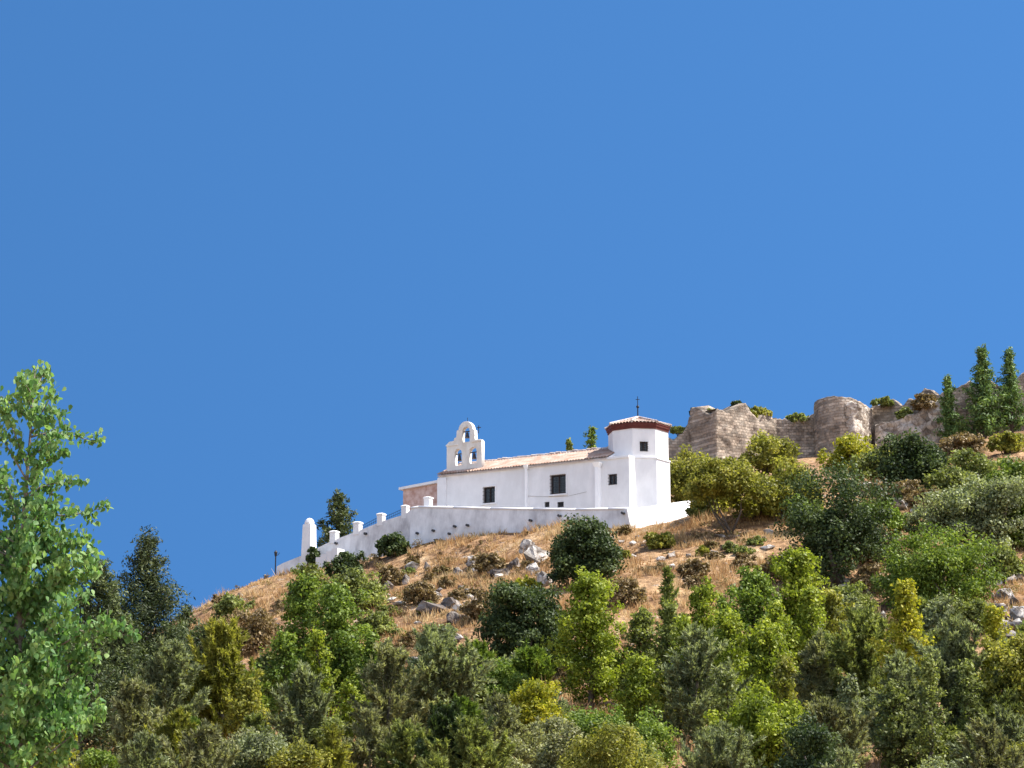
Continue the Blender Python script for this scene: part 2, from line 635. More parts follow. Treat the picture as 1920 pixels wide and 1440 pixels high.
for px, py, Y in [(1400, 905, 180), (1600, 925, 172), (1750, 920, 170), (1900, 900, 165), (2200, 880, 160),
                  (1300, 868, 226), (1400, 866, 226), (1500, 864, 226), (1650, 855, 226), (1750, 835, 224), (1900, 822, 218), (2200, 790, 215),
                  (1150, 900, 226), (1000, 960, 226), (800, 1060, 226), (600, 1150, 226), (300, 1300, 226), (0, 1400, 226), (2200, 800, 260), (1500, 880, 260), (1200, 930, 260)]:
    cp(px, py, Y)
for px in (-600, 0, 600, 1200, 1800, 2500):
    cpz(px, 330, 6.0 if px < 1000 else 25.0)
for x in (-110, 110):
    for Y in (0, 60):
        CP.append(np.array([x, Y, 0 if Y == 0 else 2.0]))
CP = np.array(CP)
_c = 6.0


def _phi(r2):
    return np.sqrt(r2 + _c * _c)


_A = _phi(((CP[:, None, :2] - CP[None, :, :2]) ** 2).sum(-1))
_n = len(CP)
_P = np.c_[np.ones(_n), CP[:, :2]]
_S = np.block([[_A + np.eye(_n) * -0.05, _P], [_P.T, np.zeros((3, 3))]])
_wts = np.linalg.lstsq(_S, np.r_[CP[:, 2], 0, 0, 0], rcond=None)[0]


def ground(x, y, rough=True):
    x = np.asarray(x, float)
    y = np.asarray(y, float)
    sh = x.shape
    q = np.c_[x.ravel(), y.ravel()]
    z = np.empty(len(q))
    for i in range(0, len(q), 20000):
        s = q[i:i + 20000]
        r2 = ((s[:, None] - CP[None, :, :2]) ** 2).sum(-1)
        z[i:i + 20000] = _phi(r2) @ _wts[:_n] + _wts[_n] + s @ _wts[_n + 1:]
    if rough:
        p3 = np.c_[q, np.zeros(len(q))]
        z = z + 0.35 * fbm(p3, 7.0, 4, 3) + 0.10 * fbm(p3, 1.4, 2, 9)
    # away from the hill the land flattens out
    dist = np.maximum(np.abs(q[:, 0]) - 95, 0) / 120 + np.maximum(q[:, 1] - 300, 0) / 120 + np.maximum(10 - q[:, 1], 0) / 40
    w = np.clip(dist, 0, 1)
    w = w * w * (3 - 2 * w)
    z = z * (1 - w) + (-0.5) * w
    return z.reshape(sh)


def g1(x, y):
    return float(ground(np.array([x]), np.array([y]))[0])


def ghit(px, py, y0=50, y1=300):
    Ys = np.arange(y0, y1, 0.25)
    d = ray(px, py)
    P = EYE + d[None] * (Ys / d[1])[:, None]
    g = ground(P[:, 0], P[:, 1])
    k = np.argmax(g > P[:, 2])
    if not (g > P[:, 2]).any():
        k = np.argmin(P[:, 2] - g)
    return np.array([P[k, 0], P[k, 1], g[k]])


def axis(lo_, hi_, step, far, grow=1.35):
    a = list(np.arange(lo_, hi_ + step, step))
    s, x = step, a[-1]
    while x < far:
        s *= grow
        x += s
        a.append(x)
    s, x = step, a[0]
    b = []
    while x > -far:
        s *= grow
        x -= s
        b.append(x)
    return np.array(b[::-1] + a)


gx = axis(-58, 66, 0.6, 4000)
gy = axis(60, 245, 0.6, 4000)
GX, GY = np.meshgrid(gx, gy)
GZ = ground(GX, GY)
vv = np.c_[GX.ravel(), GY.ravel(), GZ.ravel()]
nx, ny = len(gx), len(gy)
idx = np.arange(nx * ny).reshape(ny, nx)
ff = np.stack([idx[:-1, :-1], idx[:-1, 1:], idx[1:, 1:], idx[1:, :-1]], -1).reshape(-1, 4)
o = mesh_np("hillside", vv, ff, M['ground'], smooth=True)
tag(o, kind='structure')

# ------------------------------------------------------------------ dry grass (uncountable)
def in_view(x, y, margin=60):
    px = 960 + F * x / (y * 1.015)
    return (px > -margin) & (px < 1920 + margin), px


def make_grass():
    n = 230000
    x = RNG.uniform(-58, 66, n)
    y = RNG.uniform(72, 240, n)
    ok, px = in_view(x, y, 330)
    rel = np.c_[x, y] - O[:2]
    u = rel @ D[:2]
    v = rel @ NB[:2]
    u520 = loc(512, 1070, PV)[0]
    uend = loc(1310, 940, PV)[0]
    ok &= ~((v > PV - 0.25) & (u > u520) & (u < uend + 1))
    ok &= ~((v > 8) & (u < uend + 2))
    p3 = np.c_[x, y, np.zeros(n)]
    dens = fbm(p3, 5.0, 4, 21)
    ok &= dens + 0.5 * fbm(p3, 1.6, 2, 90) > RNG.uniform(-0.75, 0.55, n)
    x, y, p3 = x[ok], y[ok], p3[ok]
    z = ground(x, y)
    k = 6
    n = len(x)
    hgt = (0.20 + 0.34 * RNG.random(n)) * np.clip(0.85 + 1.0 * fbm(p3, 1.7, 3, 33), .25, 2.4)
    base = np.c_[x, y, z - 0.05]
    base = np.repeat(base, k, 0)
    H = np.repeat(hgt, k) * RNG.uniform(0.6, 1.15, n * k)
    az = RNG.uniform(0, 2 * math.pi, n * k)
    lean = RNG.uniform(0.1, 0.75, n * k)
    off = np.c_[np.cos(az), np.sin(az), np.zeros(n * k)]
    b0 = base + off * RNG.uniform(0, 0.18, n * k)[:, None]
    az2 = RNG.uniform(0, 2 * math.pi, n * k)
    side = np.c_[np.cos(az2), np.sin(az2), np.zeros(n * k)] * RNG.uniform(0.022, 0.055, n * k)[:, None]
    tip = b0 + off * (lean * H)[:, None]
    tip[:, 2] += H
    V = np.stack([b0 - side, b0 + side, tip], 1).reshape(-1, 3)
    Fc = np.arange(len(V)).reshape(-1, 3)
    o = mesh_np("dry_grass", V, Fc, M['grass'])
    tag(o, "sun-bleached orange and straw-coloured dry grass covering the hillside", "grass", kind='stuff')
    print("grass tufts", n)


make_grass()


# ------------------------------------------------------------------ foliage
def unit(a):
    return a / (np.linalg.norm(a, axis=-1, keepdims=True) + 1e-9)


def leaf_quads(P, dirs, nrm, ln, wd):
    """diamond leaves: centre P, long axis dirs, normal hint nrm"""
    u = unit(dirs)
    v = unit(np.cross(nrm, u))
    ln = np.broadcast_to(ln, (len(P),))[:, None] * 0.5
    wd = np.broadcast_to(wd, (len(P),))[:, None] * 0.5
    V = np.stack([P - u * ln, P + v * wd - u * ln * 0.1, P + u * ln, P - v * wd - u * ln * 0.1], 1).reshape(-1, 3)
    return V, np.arange(len(V)).reshape(-1, 4)


def clump_leaves(C, rad, n_per, L, aspect, up=0.25, jitter=0.8, spread=1.0):
    """leaves around clump centres C with radius rad (array)"""
    k = len(C)
    cen = np.repeat(C, n_per, 0)
    rr = np.repeat(np.broadcast_to(rad, (k,)), n_per)
    q = unit(RNG.normal(size=(k * n_per, 3)))
    rad_f = RNG.random(k * n_per) ** 0.45
    P = cen + q * (rr * rad_f * spread)[:, None] * np.array([1, 1, 0.8])
    nr = unit(q * 0.7 + np.array([0, 0, up]) + jitter * RNG.normal(size=q.shape) * 0.6)
    di = unit(np.cross(nr, RNG.normal(size=q.shape)) + 0.25 * q)
    s = L * RNG.uniform(0.65, 1.25, k * n_per)
    return leaf_quads(P, di, nr, s, s * aspect)


def trunk_mb(base, top, r0, r1, bend=0.06, n=7, seed=0):
    rg = np.random.default_rng(seed)
    base = np.asarray(base, float)
    top = np.asarray(top, float)
    L = np.linalg.norm(top - base)
    pts = []
    for i in range(n):
        t = i / (n - 1)
        p = base + (top - base) * t
        if 0 < i < n - 1:
            p = p + np.r_[rg.normal(size=2) * bend * L * 0.3, 0]
        pts.append(p)
    return pts, [r0 + (r1 - r0) * (i / (n - 1)) for i in range(n)]


def poly_at(pts, t):
    f = np.clip(t, 0, 1) * (len(pts) - 1)
    i = min(int(f), len(pts) - 2)
    return np.asarray(pts[i]) * (1 - (f - i)) + np.asarray(pts[i + 1]) * (f - i)


SEED = [100]
PLANTS = []


def finish_plant(kind, base, label, cat, group, mb, V, Fq, mat, bark, crown='crown', stem='trunk'):
    t = empty(kind, base, label, cat, group)
    if mb is not None:
        mb.build(stem, bark, t, smooth=True)
    mesh_np(crown, V, Fq, mat, t)
    return t


def bush(kind, base, w, h, mat, label, cat='bush', group=None, leaf=None, lumps=None, skirt=1.0, gap=0.0, stem_show=0.02, asym=0.25, dens=1.0, bark='bark'):
    """rounded shrub or small broad tree: leaf clumps spread over an uneven dome; w, h metres"""
    SEED[0] += 1
    rg = np.random.default_rng(SEED[0])
    base = np.asarray(base, float)
    Y = base[1]
    L = leaf or 3.4 * Y / 2133
    n = lumps or int(70 + 16 * max(w, h))
    rx = w / 2
    z0 = stem_show * h
    hz = h - z0
    # main lobes give the uneven outline
    nl = max(4, int(3 + w * 0.9))
    lc = []
    for i in range(nl):
        a = rg.uniform(0, 2 * math.pi)
        r = rg.uniform(0.15, 0.62) * rx
        zz = z0 + hz * rg.uniform(0.28, 0.74)
        lr = rg.uniform(0.30, 0.48) * min(rx * 1.1, hz)
        lc.append((np.array([math.cos(a) * r, math.sin(a) * r * 0.8, zz]), lr))
    lc.append((np.array([rg.normal() * asym * rx * 0.4, 0, z0 + hz * 0.66]), 0.38 * min(hz, rx * 1.3)))
    lc.append((np.array([-rx * 0.55, 0, z0 + hz * 0.36]), 0.42 * min(hz, rx)))
    lc.append((np.array([rx * 0.55, 0, z0 + hz * 0.36]), 0.42 * min(hz, rx)))
    if stem_show < .2:
        for sx in (-.42, 0.05, .45):
            lc.append((np.array([rx * sx, -.15 * rx, z0 + hz * rg.uniform(.16, .26)]), 0.36 * min(hz, rx)))
    C = []
    per = max(5, n // len(lc))
    for c, lr in lc:
        q = unit(rg.normal(size=(per, 3)))
        q[:, 2] = np.abs(q[:, 2]) * 1.0 - 0.35 * (rg.random(per) < 0.35)
        C.append(c + unit(q) * lr * rg.uniform(0.55, 1.05, (per, 1)))
    ns = int(per * 2.2 * skirt)
    if ns and stem_show < .2:
        a_ = rg.uniform(0, 6.28, ns)
        r_ = rg.uniform(.35, .92, ns) * rx
        C.append(np.c_[np.cos(a_) * r_, np.sin(a_) * r_ * .8, h * rg.uniform(.06, .36, ns)])
    C = np.concatenate(C)
    C[:, 2] = np.clip(C[:, 2], z0 * 0.6 + 0.1 * h * (1 - skirt), h)
    if gap:
        C = C[rg.random(len(C)) > gap]
    cr = rg.uniform(0.6, 1.15, len(C)) * 0.20 * math.sqrt(w * h) * 0.75
    per_leaf = int(np.clip(dens * 3.4 * (cr.mean() / L) ** 2 * 3.0, 26, 200))
    V, Fq = clump_leaves(base + C, cr, per_leaf, L, 0.62)
    mb = MB()
    for i in range(4 if w > 2 else 3):
        k = rg.integers(len(C))
        tip = base + C[k] * np.array([0.75, 0.75, 0.8])
        b0 = base + np.r_[rg.normal(size=2) * 0.06 * w, -0.3]
        m_ = b0 * 0.5 + tip * 0.5 + np.r_[rg.normal(size=2) * 0.05 * w, 0.05 * h]
        r0 = (0.022 if stem_show < .2 else 0.011) * h + 0.03
        mb.tube([b0, m_, tip], [r0, r0 * 0.7, r0 * 0.25], 6)
    return finish_plant(kind, base, label, cat, group, mb, V, Fq, M[mat], M[bark], 'foliage', 'stem')


def column_tree(kind, base, w, h, mat, label, cat='tree', group=None, leaf=None, bare=0.05, point=0.78, dens=1.0, bark='bark'):
    """upright broadleaf tree: ascending shoots off one leader, leaf clumps along every shoot"""
    SEED[0] += 1
    rg = np.random.default_rng(SEED[0])
    base = np.asarray(base, float)
    Y = base[1]
    L = leaf or 3.7 * Y / 2133
    top = base + np.array([rg.normal() * 0.05 * w, 0, h * 0.97])
    pts, rad = trunk_mb(base - np.array([0, 0, 0.3]), top, 0.018 * h + 0.03, 0.012, 0.03, 7, SEED[0])
    mb = MB()
    mb.tube(pts, rad, 7)
    C, CR = [], []
    nb = int(30 + h * 5.0)
    lump = rg.uniform(0.62, 1.2, 6)
    for i in range(nb):
        t = bare + (1 - bare) * ((i + rg.random()) / nb) ** 0.95
        s = (t - bare) / (1 - bare)
        prof = (min(1, (s + 0.30) / 0.45) ** 0.7) * (1 - s) ** (0.80 * point) * 1.3
        prof *= lump[int(s * 5.99)]
        ln = 0.40 * w * prof * rg.uniform(0.55, 1.25) + 0.04 * w
        az = i * 2.4 + rg.normal() * 0.4
        el = R(rg.uniform(25, 58))
        a = poly_at(pts, t)
        dv = np.array([math.cos(az) * math.cos(el), math.sin(az) * math.cos(el), math.sin(el)])
        tip = a + dv * ln / max(math.cos(el), 0.5)
        tip[2] = min(tip[2], base[2] + h)
        if h * prof > 0.6:
            mb.tube([a, a * 0.5 + tip * 0.5 - np.array([0, 0, 0.04 * ln]), tip], [0.012 + 0.006 * ln, 0.008, 0.004], 4)
        for q in np.linspace(0.35, 1.0, max(2, int(2 + ln / 0.45))):
            C.append(a + (tip - a) * q + rg.normal(size=3) * 0.05 * w)
            CR.append((0.16 - 0.07 * q) * w * rg.uniform(0.8, 1.35) + 0.06)
    for q in range(4):
        C.append(base + np.array([rg.normal() * 0.04 * w, rg.normal() * 0.04 * w, h * (0.86 + 0.04 * q)]))
        CR.append(0.07 * w + 0.03)
    C, CR = np.array(C), np.array(CR)
    per = int(np.clip(dens * 3.0 * (CR.mean() / L) ** 2 * 2.6, 18, 130))
    V, Fq = clump_leaves(C, CR, per, L, 0.66)
    return finish_plant(kind, base, label, cat, group, mb, V, Fq, M[mat], M[bark])


def feather_tree(kind, base, w, h, mat, label, cat='tree', group=None, bare=0.03, dens=1.0, bark='bark_pale', rise=(34, 70), needle=None, crown_pow=0.68, droop=0.0):
    """airy conifer-like tree: many rising twigs, thin needles along each"""
    SEED[0] += 1
    rg = np.random.default_rng(SEED[0])
    base = np.asarray(base, float)
    Y = base[1]
    L = needle or 6.4 * Y / 2133
    top = base + np.array([rg.normal() * 0.06 * w, 0, h * 0.96])
    pts, rad = trunk_mb(base - np.array([0, 0, 0.3]), top, 0.02 * h + 0.04, 0.015, 0.04, 7, SEED[0])
    mb = MB()
    mb.tube(pts, rad, 7)
    A, B = [], []
    nb = int(40 + h * 7)
    for i in range(nb):
        t = bare + (0.97 - bare) * (i + rg.random()) / nb
        s = (t - bare) / (1 - bare)
        prof = (min(1, (s + 0.4) / 0.5) ** 0.6) * (1 - s * 0.93) ** crown_pow
        ln = 0.62 * w * prof * rg.uniform(0.55, 1.2)
        az = i * 2.4 + rg.normal() * 0.5
        el = R(rise[0] + (rise[1] - rise[0]) * s + rg.normal() * 8)
        a = poly_at(pts, t)
        dv = np.array([math.cos(az) * math.cos(el), math.sin(az) * math.cos(el), math.sin(el)])
        m_ = a + dv * ln * 0.55
        tip = a + dv * ln + np.array([0, 0, ln * (0.14 - droop)])
        mb.tube([a, m_, tip], [0.014 + 0.008 * ln, 0.011, 0.005], 4)
        A.append(m_); B.append(tip)
        A.append(a + dv * ln * 0.15); B.append(m_)
        for k in range(int(3 + ln * 2.2)):
            q = rg.uniform(0.2, 0.98)
            s0 = a + (tip - a) * q
            dd = unit(dv + rg.normal(size=3) * 0.55 + np.array([0, 0, 0.25 - droop]))
            e0 = s0 + dd * ln * rg.uniform(0.18, 0.42)
            A.append(s0); B.append(e0)
            if k % 2 == 0:
                mb.tube([s0, e0], [0.009, 0.005], 3)
    A, B = np.array(A), np.array(B)
    per = np.maximum(4, (dens * np.linalg.norm(B - A, axis=1) / L * 30).astype(int))
    Ar, Br = np.repeat(A, per, 0), np.repeat(B, per, 0)
    q = RNG.random((len(Ar), 1))
    tw = unit(Br - Ar)
    dirs = unit(tw * 0.9 + RNG.normal(size=Ar.shape) * 0.55 + np.array([0, 0, 0.15]))
    P = Ar + (Br - Ar) * q + dirs * L * 0.4
    ln = L * RNG.uniform(0.55, 1.2, len(P))
    V, Fq = leaf_quads(P, dirs, unit(RNG.normal(size=P.shape)), ln, ln * 0.26)
    return finish_plant(kind, base, label, cat, group, mb, V, Fq, M[mat], M[bark])


def conifer(kind, base, w, h, mat, label, cat='tree', group=None, bare=0.05, dens=1.0, rough=0.35, bark='bark', leaf=None, pw=0.8, rise=18):
    """dense conifer: whorls of boughs that each carry needle clumps"""
    SEED[0] += 1
    rg = np.random.default_rng(SEED[0])
    base = np.asarray(base, float)
    Y = base[1]
    L = leaf or 4.2 * Y / 2133
    top = base + np.array([rg.normal() * 0.03 * w, 0, h * 0.98])
    pts, rad = trunk_mb(base - np.array([0, 0, 0.3]), top, 0.018 * h + 0.05, 0.012, 0.02, 7, SEED[0])
    mb = MB()
    mb.tube(pts, rad, 7)
    C, CR = [], []
    nb = int(34 + h * 5)
    for i in range(nb):
        t = bare + (0.97 - bare) * (i + rg.random()) / nb
        s = (t - bare) / (1 - bare)
        prof = (1 - s) ** pw + 0.05
        ln = 0.5 * w * prof * rg.uniform(1 - rough, 1 + rough * 0.5)
        az = i * 2.4 + rg.normal() * 0.5
        el = R(rise + 35 * s + rg.normal() * 8)
        a = poly_at(pts, t)
        dv = np.array([math.cos(az) * math.cos(el), math.sin(az) * math.cos(el), math.sin(el)])
        tip = a + dv * ln
        mb.tube([a, tip], [0.02 + 0.008 * ln, 0.006], 4)
        for q in np.linspace(0.25, 1.0, max(2, int(1.5 + ln / 0.4))):
            C.append(a + (tip - a) * q + rg.normal(size=3) * 0.03 * w)
            CR.append((0.10 * w * (0.4 + 0.6 * prof) + 0.08) * rg.uniform(0.7, 1.25))
    C, CR = np.array(C), np.array(CR)
    per = int(np.clip(dens * 4.0 * (CR.mean() / L) ** 2 * 3.0, 16, 80))
    V, Fq = clump_leaves(C, CR, per, L, 0.32, up=0.4)
    return finish_plant(kind, base, label, cat, group, mb, V, Fq, M[mat], M[bark])


def plant(fn, kind, px, pytop, wpx, mat, label, Y=None, pybase=None, sink=0.0, **kw):
    """position from the photo: base on the slope, height and width from what is seen"""
    if Y is None:
        b = ghit(px, pybase)
    else:
        p = at(px, 720, Y)
        b = np.array([p[0], Y, g1(p[0], Y)])
    h = at(px, pytop, b[1])[2] - b[2]
    w = wpx / ppm(b[1])
    b = b - np.array([0, 0, sink])
    if h < 0.4:
        print("LOW", kind, px, pytop, "h", h)
        h = 0.5
    return fn(kind, b, w, h, mat, label, **kw)



def scrub_cover():
    n = 5200
    x = RNG.uniform(-48, 56, n)
    y = RNG.uniform(90, 225, n)
    rel = np.c_[x, y] - O[:2]
    u, v = rel @ D[:2], rel @ NB[:2]
    ok, px = in_view(x, y)
    ok &= ~((v > PV - 0.6) & (u < loc(1310, 940, PV)[0] + 1))
    p3 = np.c_[x, y, np.zeros(n)]
    ok &= fbm(p3, 9.0, 3, 71) > RNG.uniform(-0.7, 0.6, n)
    x, y = x[ok], y[ok]
    z = ground(x, y)
    m = len(x)
    base = np.c_[x, y, z]
    r = RNG.uniform(.15, .5, m) * RNG.choice([1, 1, 1.5], m)
    C = np.repeat(base, 4, 0) + RNG.normal(size=(m * 4, 3)) * np.repeat(r, 4)[:, None] * np.array([.7, .7, .25]) + np.c_[np.zeros((m * 4, 2)), np.repeat(r, 4) * .45]
    V, Fq = clump_leaves(C, np.repeat(r, 4) * .55, 26, 0.17, 0.4, up=.4)
    o_ = mesh_np("undergrowth", V, Fq, M['f_under'])
    tag(o_, "low dry brown and olive undergrowth scattered over the grassy slope", "undergrowth", kind='stuff')


scrub_cover()

# ================================================================== chapel
def face_grid(mb, P, us, zs, holes, depth, inward):
    """front face P(u,z) with rectangular openings and reveals going inward"""
    for i in range(len(us) - 1):
        for j in range(len(zs) - 1):
            uc, zc = (us[i] + us[i + 1]) / 2, (zs[j] + zs[j + 1]) / 2
            if any(a < uc < b and c < zc < d for a, b, c, d in holes):
                continue
            mb.poly([P(us[i], zs[j]), P(us[i + 1], zs[j]), P(us[i + 1], zs[j + 1]), P(us[i], zs[j + 1])])
    iv = np.asarray(inward) * depth
    for a, b, c, d in holes:
        q = [P(a, c), P(b, c), P(b, d), P(a, d)]
        for k in range(4):
            p0, p1 = q[k], q[(k + 1) % 4]
            mb.poly([p0, p1, p1 + iv, p0 + iv])


def box_uvz(mb, u0, u1, v0, v1, z0, z1):
    mb.hexa([W(u0, v0, z0), W(u1, v0, z0), W(u1, v1, z0), W(u0, v1, z0), W(u0, v0, z1), W(u1, v0, z1), W(u1, v1, z1), W(u0, v1, z1)])


def rect(x0, y0, x1, y1, v=0.0):
    u0, za = loc(x0, y1, v)
    u1, zb = loc(x1, y1, v)
    um, zt = loc((x0 + x1) / 2, y0, v)
    um, zl = loc((x0 + x1) / 2, y1, v)
    return [u0, u1, zl, zt]


UL = loc(824, 920, 0)[0]
UP = loc(838, 920, 0)[0]
UR = loc(1180, 900, 0)[0]
ZE = 0.5 * (loc(838, 889, 0)[1] + loc(1140, 857, 0)[1])      # eaves
ZT = hit(1178, 955, PV, D, NB)[2] - 0.9                       # terrace floor, hidden by the parapet
ZB = ZT - 3.0
VB = 6.2                                                      # depth of the nave
chapel = empty("chapel", W(UL, 0, ZT), "white hillside chapel with tiled roof, bell gable and eight-sided end tower", "chapel")

wins = [rect(906, 913, 928, 943), rect(1032, 890, 1061, 926), rect(1141, 889, 1157, 909)]
vents = [rect(1021, 941, 1030, 951), rect(1045, 941, 1057, 951)]
holes = [tuple(w) for w in wins + vents]
us = sorted({UL, UR} | {x for h_ in holes for x in h_[:2]})
zs = sorted({ZB, ZE} | {x for h_ in holes for x in h_[2:]})
mb = MB()
face_grid(mb, lambda u, z: W(u, 0, z), us, zs, holes, 0.32, NB)
RV = 3.1
ZR = loc(1010, 857, RV)[1]                                    # ridge height
print("eave", ZE, "ridge", ZR, "terrace", ZT, "len", UR - UL)
mb.poly([W(UL, 0, ZB), W(UL, 0, ZE), W(UL, RV, ZR - 0.12), W(UL, VB, ZE), W(UL, VB, ZB)])
UQ = loc(1140, 880, 0)[0]
mb.poly([W(UR, 0, ZB), W(UR, 0, ZE), W(UR, VB, ZE), W(UR, VB, ZB)])
mb.poly([W(UQ, 0.02, ZE), W(UQ, RV, ZR + .1), W(UQ, VB - .02, ZE)])
mb.poly([W(UQ, 0, ZE), W(UR, 0, ZE), W(UR, VB, ZE), W(UQ, VB, ZE)])
mb.poly([W(UL, VB, ZB), W(UR, VB, ZB), W(UR, VB, ZE), W(UL, VB, ZE)])
# eaves moulding course and a low plinth
box_uvz(mb, UL - 0.04, UR + 0.02, -0.10, -0.002, ZE - 0.20, ZE - 0.03)
box_uvz(mb, UL - 0.12, UP, -0.16, -0.002, ZB, ZE - 0.45)
mb.hexa([W(UL - .12, -.16, ZE - .45), W(UP, -.16, ZE - .45), W(UP, -.103, ZE - .45), W(UL - .12, -.103, ZE - .45), W(UL - .12, -.12, ZE - .25), W(UP, -.12, ZE - .25), W(UP, -.103, ZE - .25), W(UL - .12, -.103, ZE - .25)])
mb.build("wall", M['white'], chapel)


def window(w, bars_u, bars_z, v0=0.0, name="window", frame_t=0.09, sill=True, mull=True, Wf=W, parent=None):
    u0, u1, z0, z1 = w
    f = MB()

    def bx(a, b, va, vb, c, d):
        f.hexa([Wf(a, va, c), Wf(b, va, c), Wf(b, vb, c), Wf(a, vb, c), Wf(a, va, d), Wf(b, va, d), Wf(b, vb, d), Wf(a, vb, d)])
    e = 0.006
    bx(u0 + e, u0 + frame_t, v0 + 0.16, v0 + 0.24, z0 + e, z1 - e)
    bx(u1 - frame_t, u1 - e, v0 + 0.16, v0 + 0.24, z0 + e, z1 - e)
    bx(u0 + frame_t, u1 - frame_t, v0 + 0.16, v0 + 0.24, z0 + e, z0 + frame_t)
    bx(u0 + frame_t, u1 - frame_t, v0 + 0.16, v0 + 0.24, z1 - frame_t, z1 - e)
    if mull:
        um = (u0 + u1) / 2
        bx(um - 0.035, um + 0.035, v0 + 0.165, v0 + 0.235, z0 + frame_t, z1 - frame_t)
    fr = f.build(name, M['wood'], parent or chapel)
    g = MB()
    g.hexa([Wf(u0 + e, v0 + 0.25, z0 + e), Wf(u1 - e, v0 + 0.25, z0 + e), Wf(u1 - e, v0 + 0.30, z0 + e), Wf(u0 + e, v0 + 0.30, z0 + e),
            Wf(u0 + e, v0 + 0.25, z1 - e), Wf(u1 - e, v0 + 0.25, z1 - e), Wf(u1 - e, v0 + 0.30, z1 - e), Wf(u0 + e, v0 + 0.30, z1 - e)])
    g.build("pane", M['glass'], fr)
    b = MB()
    for k in range(1, bars_u):
        x = u0 + (u1 - u0) * k / bars_u
        b.tube([Wf(x, v0 - 0.05, z0 + 0.01), Wf(x, v0 - 0.05, z1 - 0.01)], 0.016, 6)
    for k in range(0, bars_z + 1):
        z = z0 + (z1 - z0) * (0.04 + 0.92 * k / bars_z)
        b.tube([Wf(u0 - 0.03, v0 - 0.05, z), Wf(u1 + 0.03, v0 - 0.05, z)], 0.016, 6)
    b.build("grille", M['iron'], fr)
    if sill:
        s = MB()
        a, c = u0 - 0.16, u1 + 0.16
        s.hexa([Wf(a, v0 - 0.12, z0 - 0.14), Wf(c, v0 - 0.12, z0 - 0.14), Wf(c, v0 - 0.003, z0 - 0.14), Wf(a, v0 - 0.003, z0 - 0.14),
                Wf(a, v0 - 0.12, z0 - 0.02), Wf(c, v0 - 0.12, z0 - 0.02), Wf(c, v0 - 0.003, z0 - 0.02), Wf(a, v0 - 0.003, z0 - 0.02)])
        for (aa, bb, cc, dd) in ((u0 - 0.16, u0 - 0.02, z0 - 0.02, z1 + 0.14), (u1 + 0.02, u1 + 0.16, z0 - 0.02, z1 + 0.14), (u0 - 0.02, u1 + 0.02, z1 + 0.02, z1 + 0.14)):
            s.hexa([Wf(aa, v0 - 0.05, cc), Wf(bb, v0 - 0.05, cc), Wf(bb, v0 - 0.003, cc), Wf(aa, v0 - 0.003, cc),
                    Wf(aa, v0 - 0.05, dd), Wf(bb, v0 - 0.05, dd), Wf(bb, v0 - 0.003, dd), Wf(aa, v0 - 0.003, dd)])
        s.build("surround", M['white'], fr)
    return fr


window(wins[0], 5, 4)
window(wins[1], 6, 5)
window(wins[2], 4, 3, sill=False)
for w in vents:
    b = MB()
    u0, u1, z0, z1 = w
    box_uvz(b, u0 + .004, u1 - .004, 0.2, 0.26, z0 + .004, z1 - .004)
    for k in range(4):
        z = z0 + (z1 - z0) * (k + 0.5) / 4
        box_uvz(b, u0 + .02, u1 - .02, 0.06, 0.18, z - 0.02, z + 0.015)
    b.build("vent", M['vent'], chapel)


def tile_slope(mb, fn, na, nb, ua, ub, amp=0.07, pitch=0.26):
    """corrugated tile field: fn(a,b) -> point, a along eaves in metres, b 0..1 up the slope; n = up offset"""
    cols = int((ub - ua) / (pitch / 6))
    b0 = len(mb.v)
    rows = nb + 1
    for i in range(cols + 1):
        a = ua + (ub - ua) * i / cols
        k = math.sin(2 * math.pi * (a - ua) / pitch)
        for j in range(rows):
            p = fn(a, j / nb)
            mb.v.append((p[0], p[1], p[2] + amp * abs(k) * (1 if k > 0 else -0.6) + 0.03 * ((j * 3) % 2)))
    for i in range(cols):
        for j in range(rows - 1):
            q = b0 + i * rows + j
            mb.f.append((q, q + rows, q + rows + 1, q + 1))


OV = 0.24                                                     # eaves overhang
slope = (ZR - ZE) / RV
roof = MB()
tile_slope(roof, lambda a, b: W(a, -OV + (RV + OV) * b, ZE + 0.10 + slope * (-OV + (RV + OV) * b)), 0, 9, UL - 0.15, UQ - 0.02)
tile_slope(roof, lambda a, b: W(a, RV + (VB + OV - RV) * b, ZR + 0.10 - (ZR - ZE) * ((VB + OV - RV) * b) / (VB - RV)), 0, 6, UL - 0.15, UQ - 0.02)
roof_o = roof.build("roof", M['tile'], chapel, smooth=True)
ra = MB()                                                     # boarding under the tiles
for (v0, v1, z0, z1) in ((-OV + 0.03, RV, ZE - slope * OV + 0.0, ZR - 0.02), (RV, VB + OV, ZR - 0.02, ZE - slope * OV)):
    ra.hexa([W(UL - .1, v0, z0 - .07), W(UQ - .03, v0, z0 - .07), W(UQ - .03, v1, z1 - .07), W(UL - .1, v1, z1 - .07),
             W(UL - .1, v0, z0), W(UQ - .03, v0, z0), W(UQ - .03, v1, z1), W(UL - .1, v1, z1)])
ra.build("soffit", M['tile_pale'], roof_o)
rid = MB()
uu = UL
k = 0
while uu < UQ - 0.45:
    ln = 0.44
    r0, r1 = 0.17, 0.14
    ring = lambda r, u, dz: [W(u, RV + r * math.cos(a), ZR + 0.10 + dz + r * math.sin(a)) for a in np.linspace(0, 2 * math.pi, 10, endpoint=False)]
    jz = 0.03 * math.sin(k * 1.7) + random.uniform(-0.02, 0.03)
    rid.rings([ring(r0, uu, jz), ring(r1, uu + ln * 0.96, jz)])
    uu += ln * random.choice([1, 1, 1, 1.25])
    k += 1
rid.build("ridge_tiles", M['tile_pale'], roof_o, smooth=False)

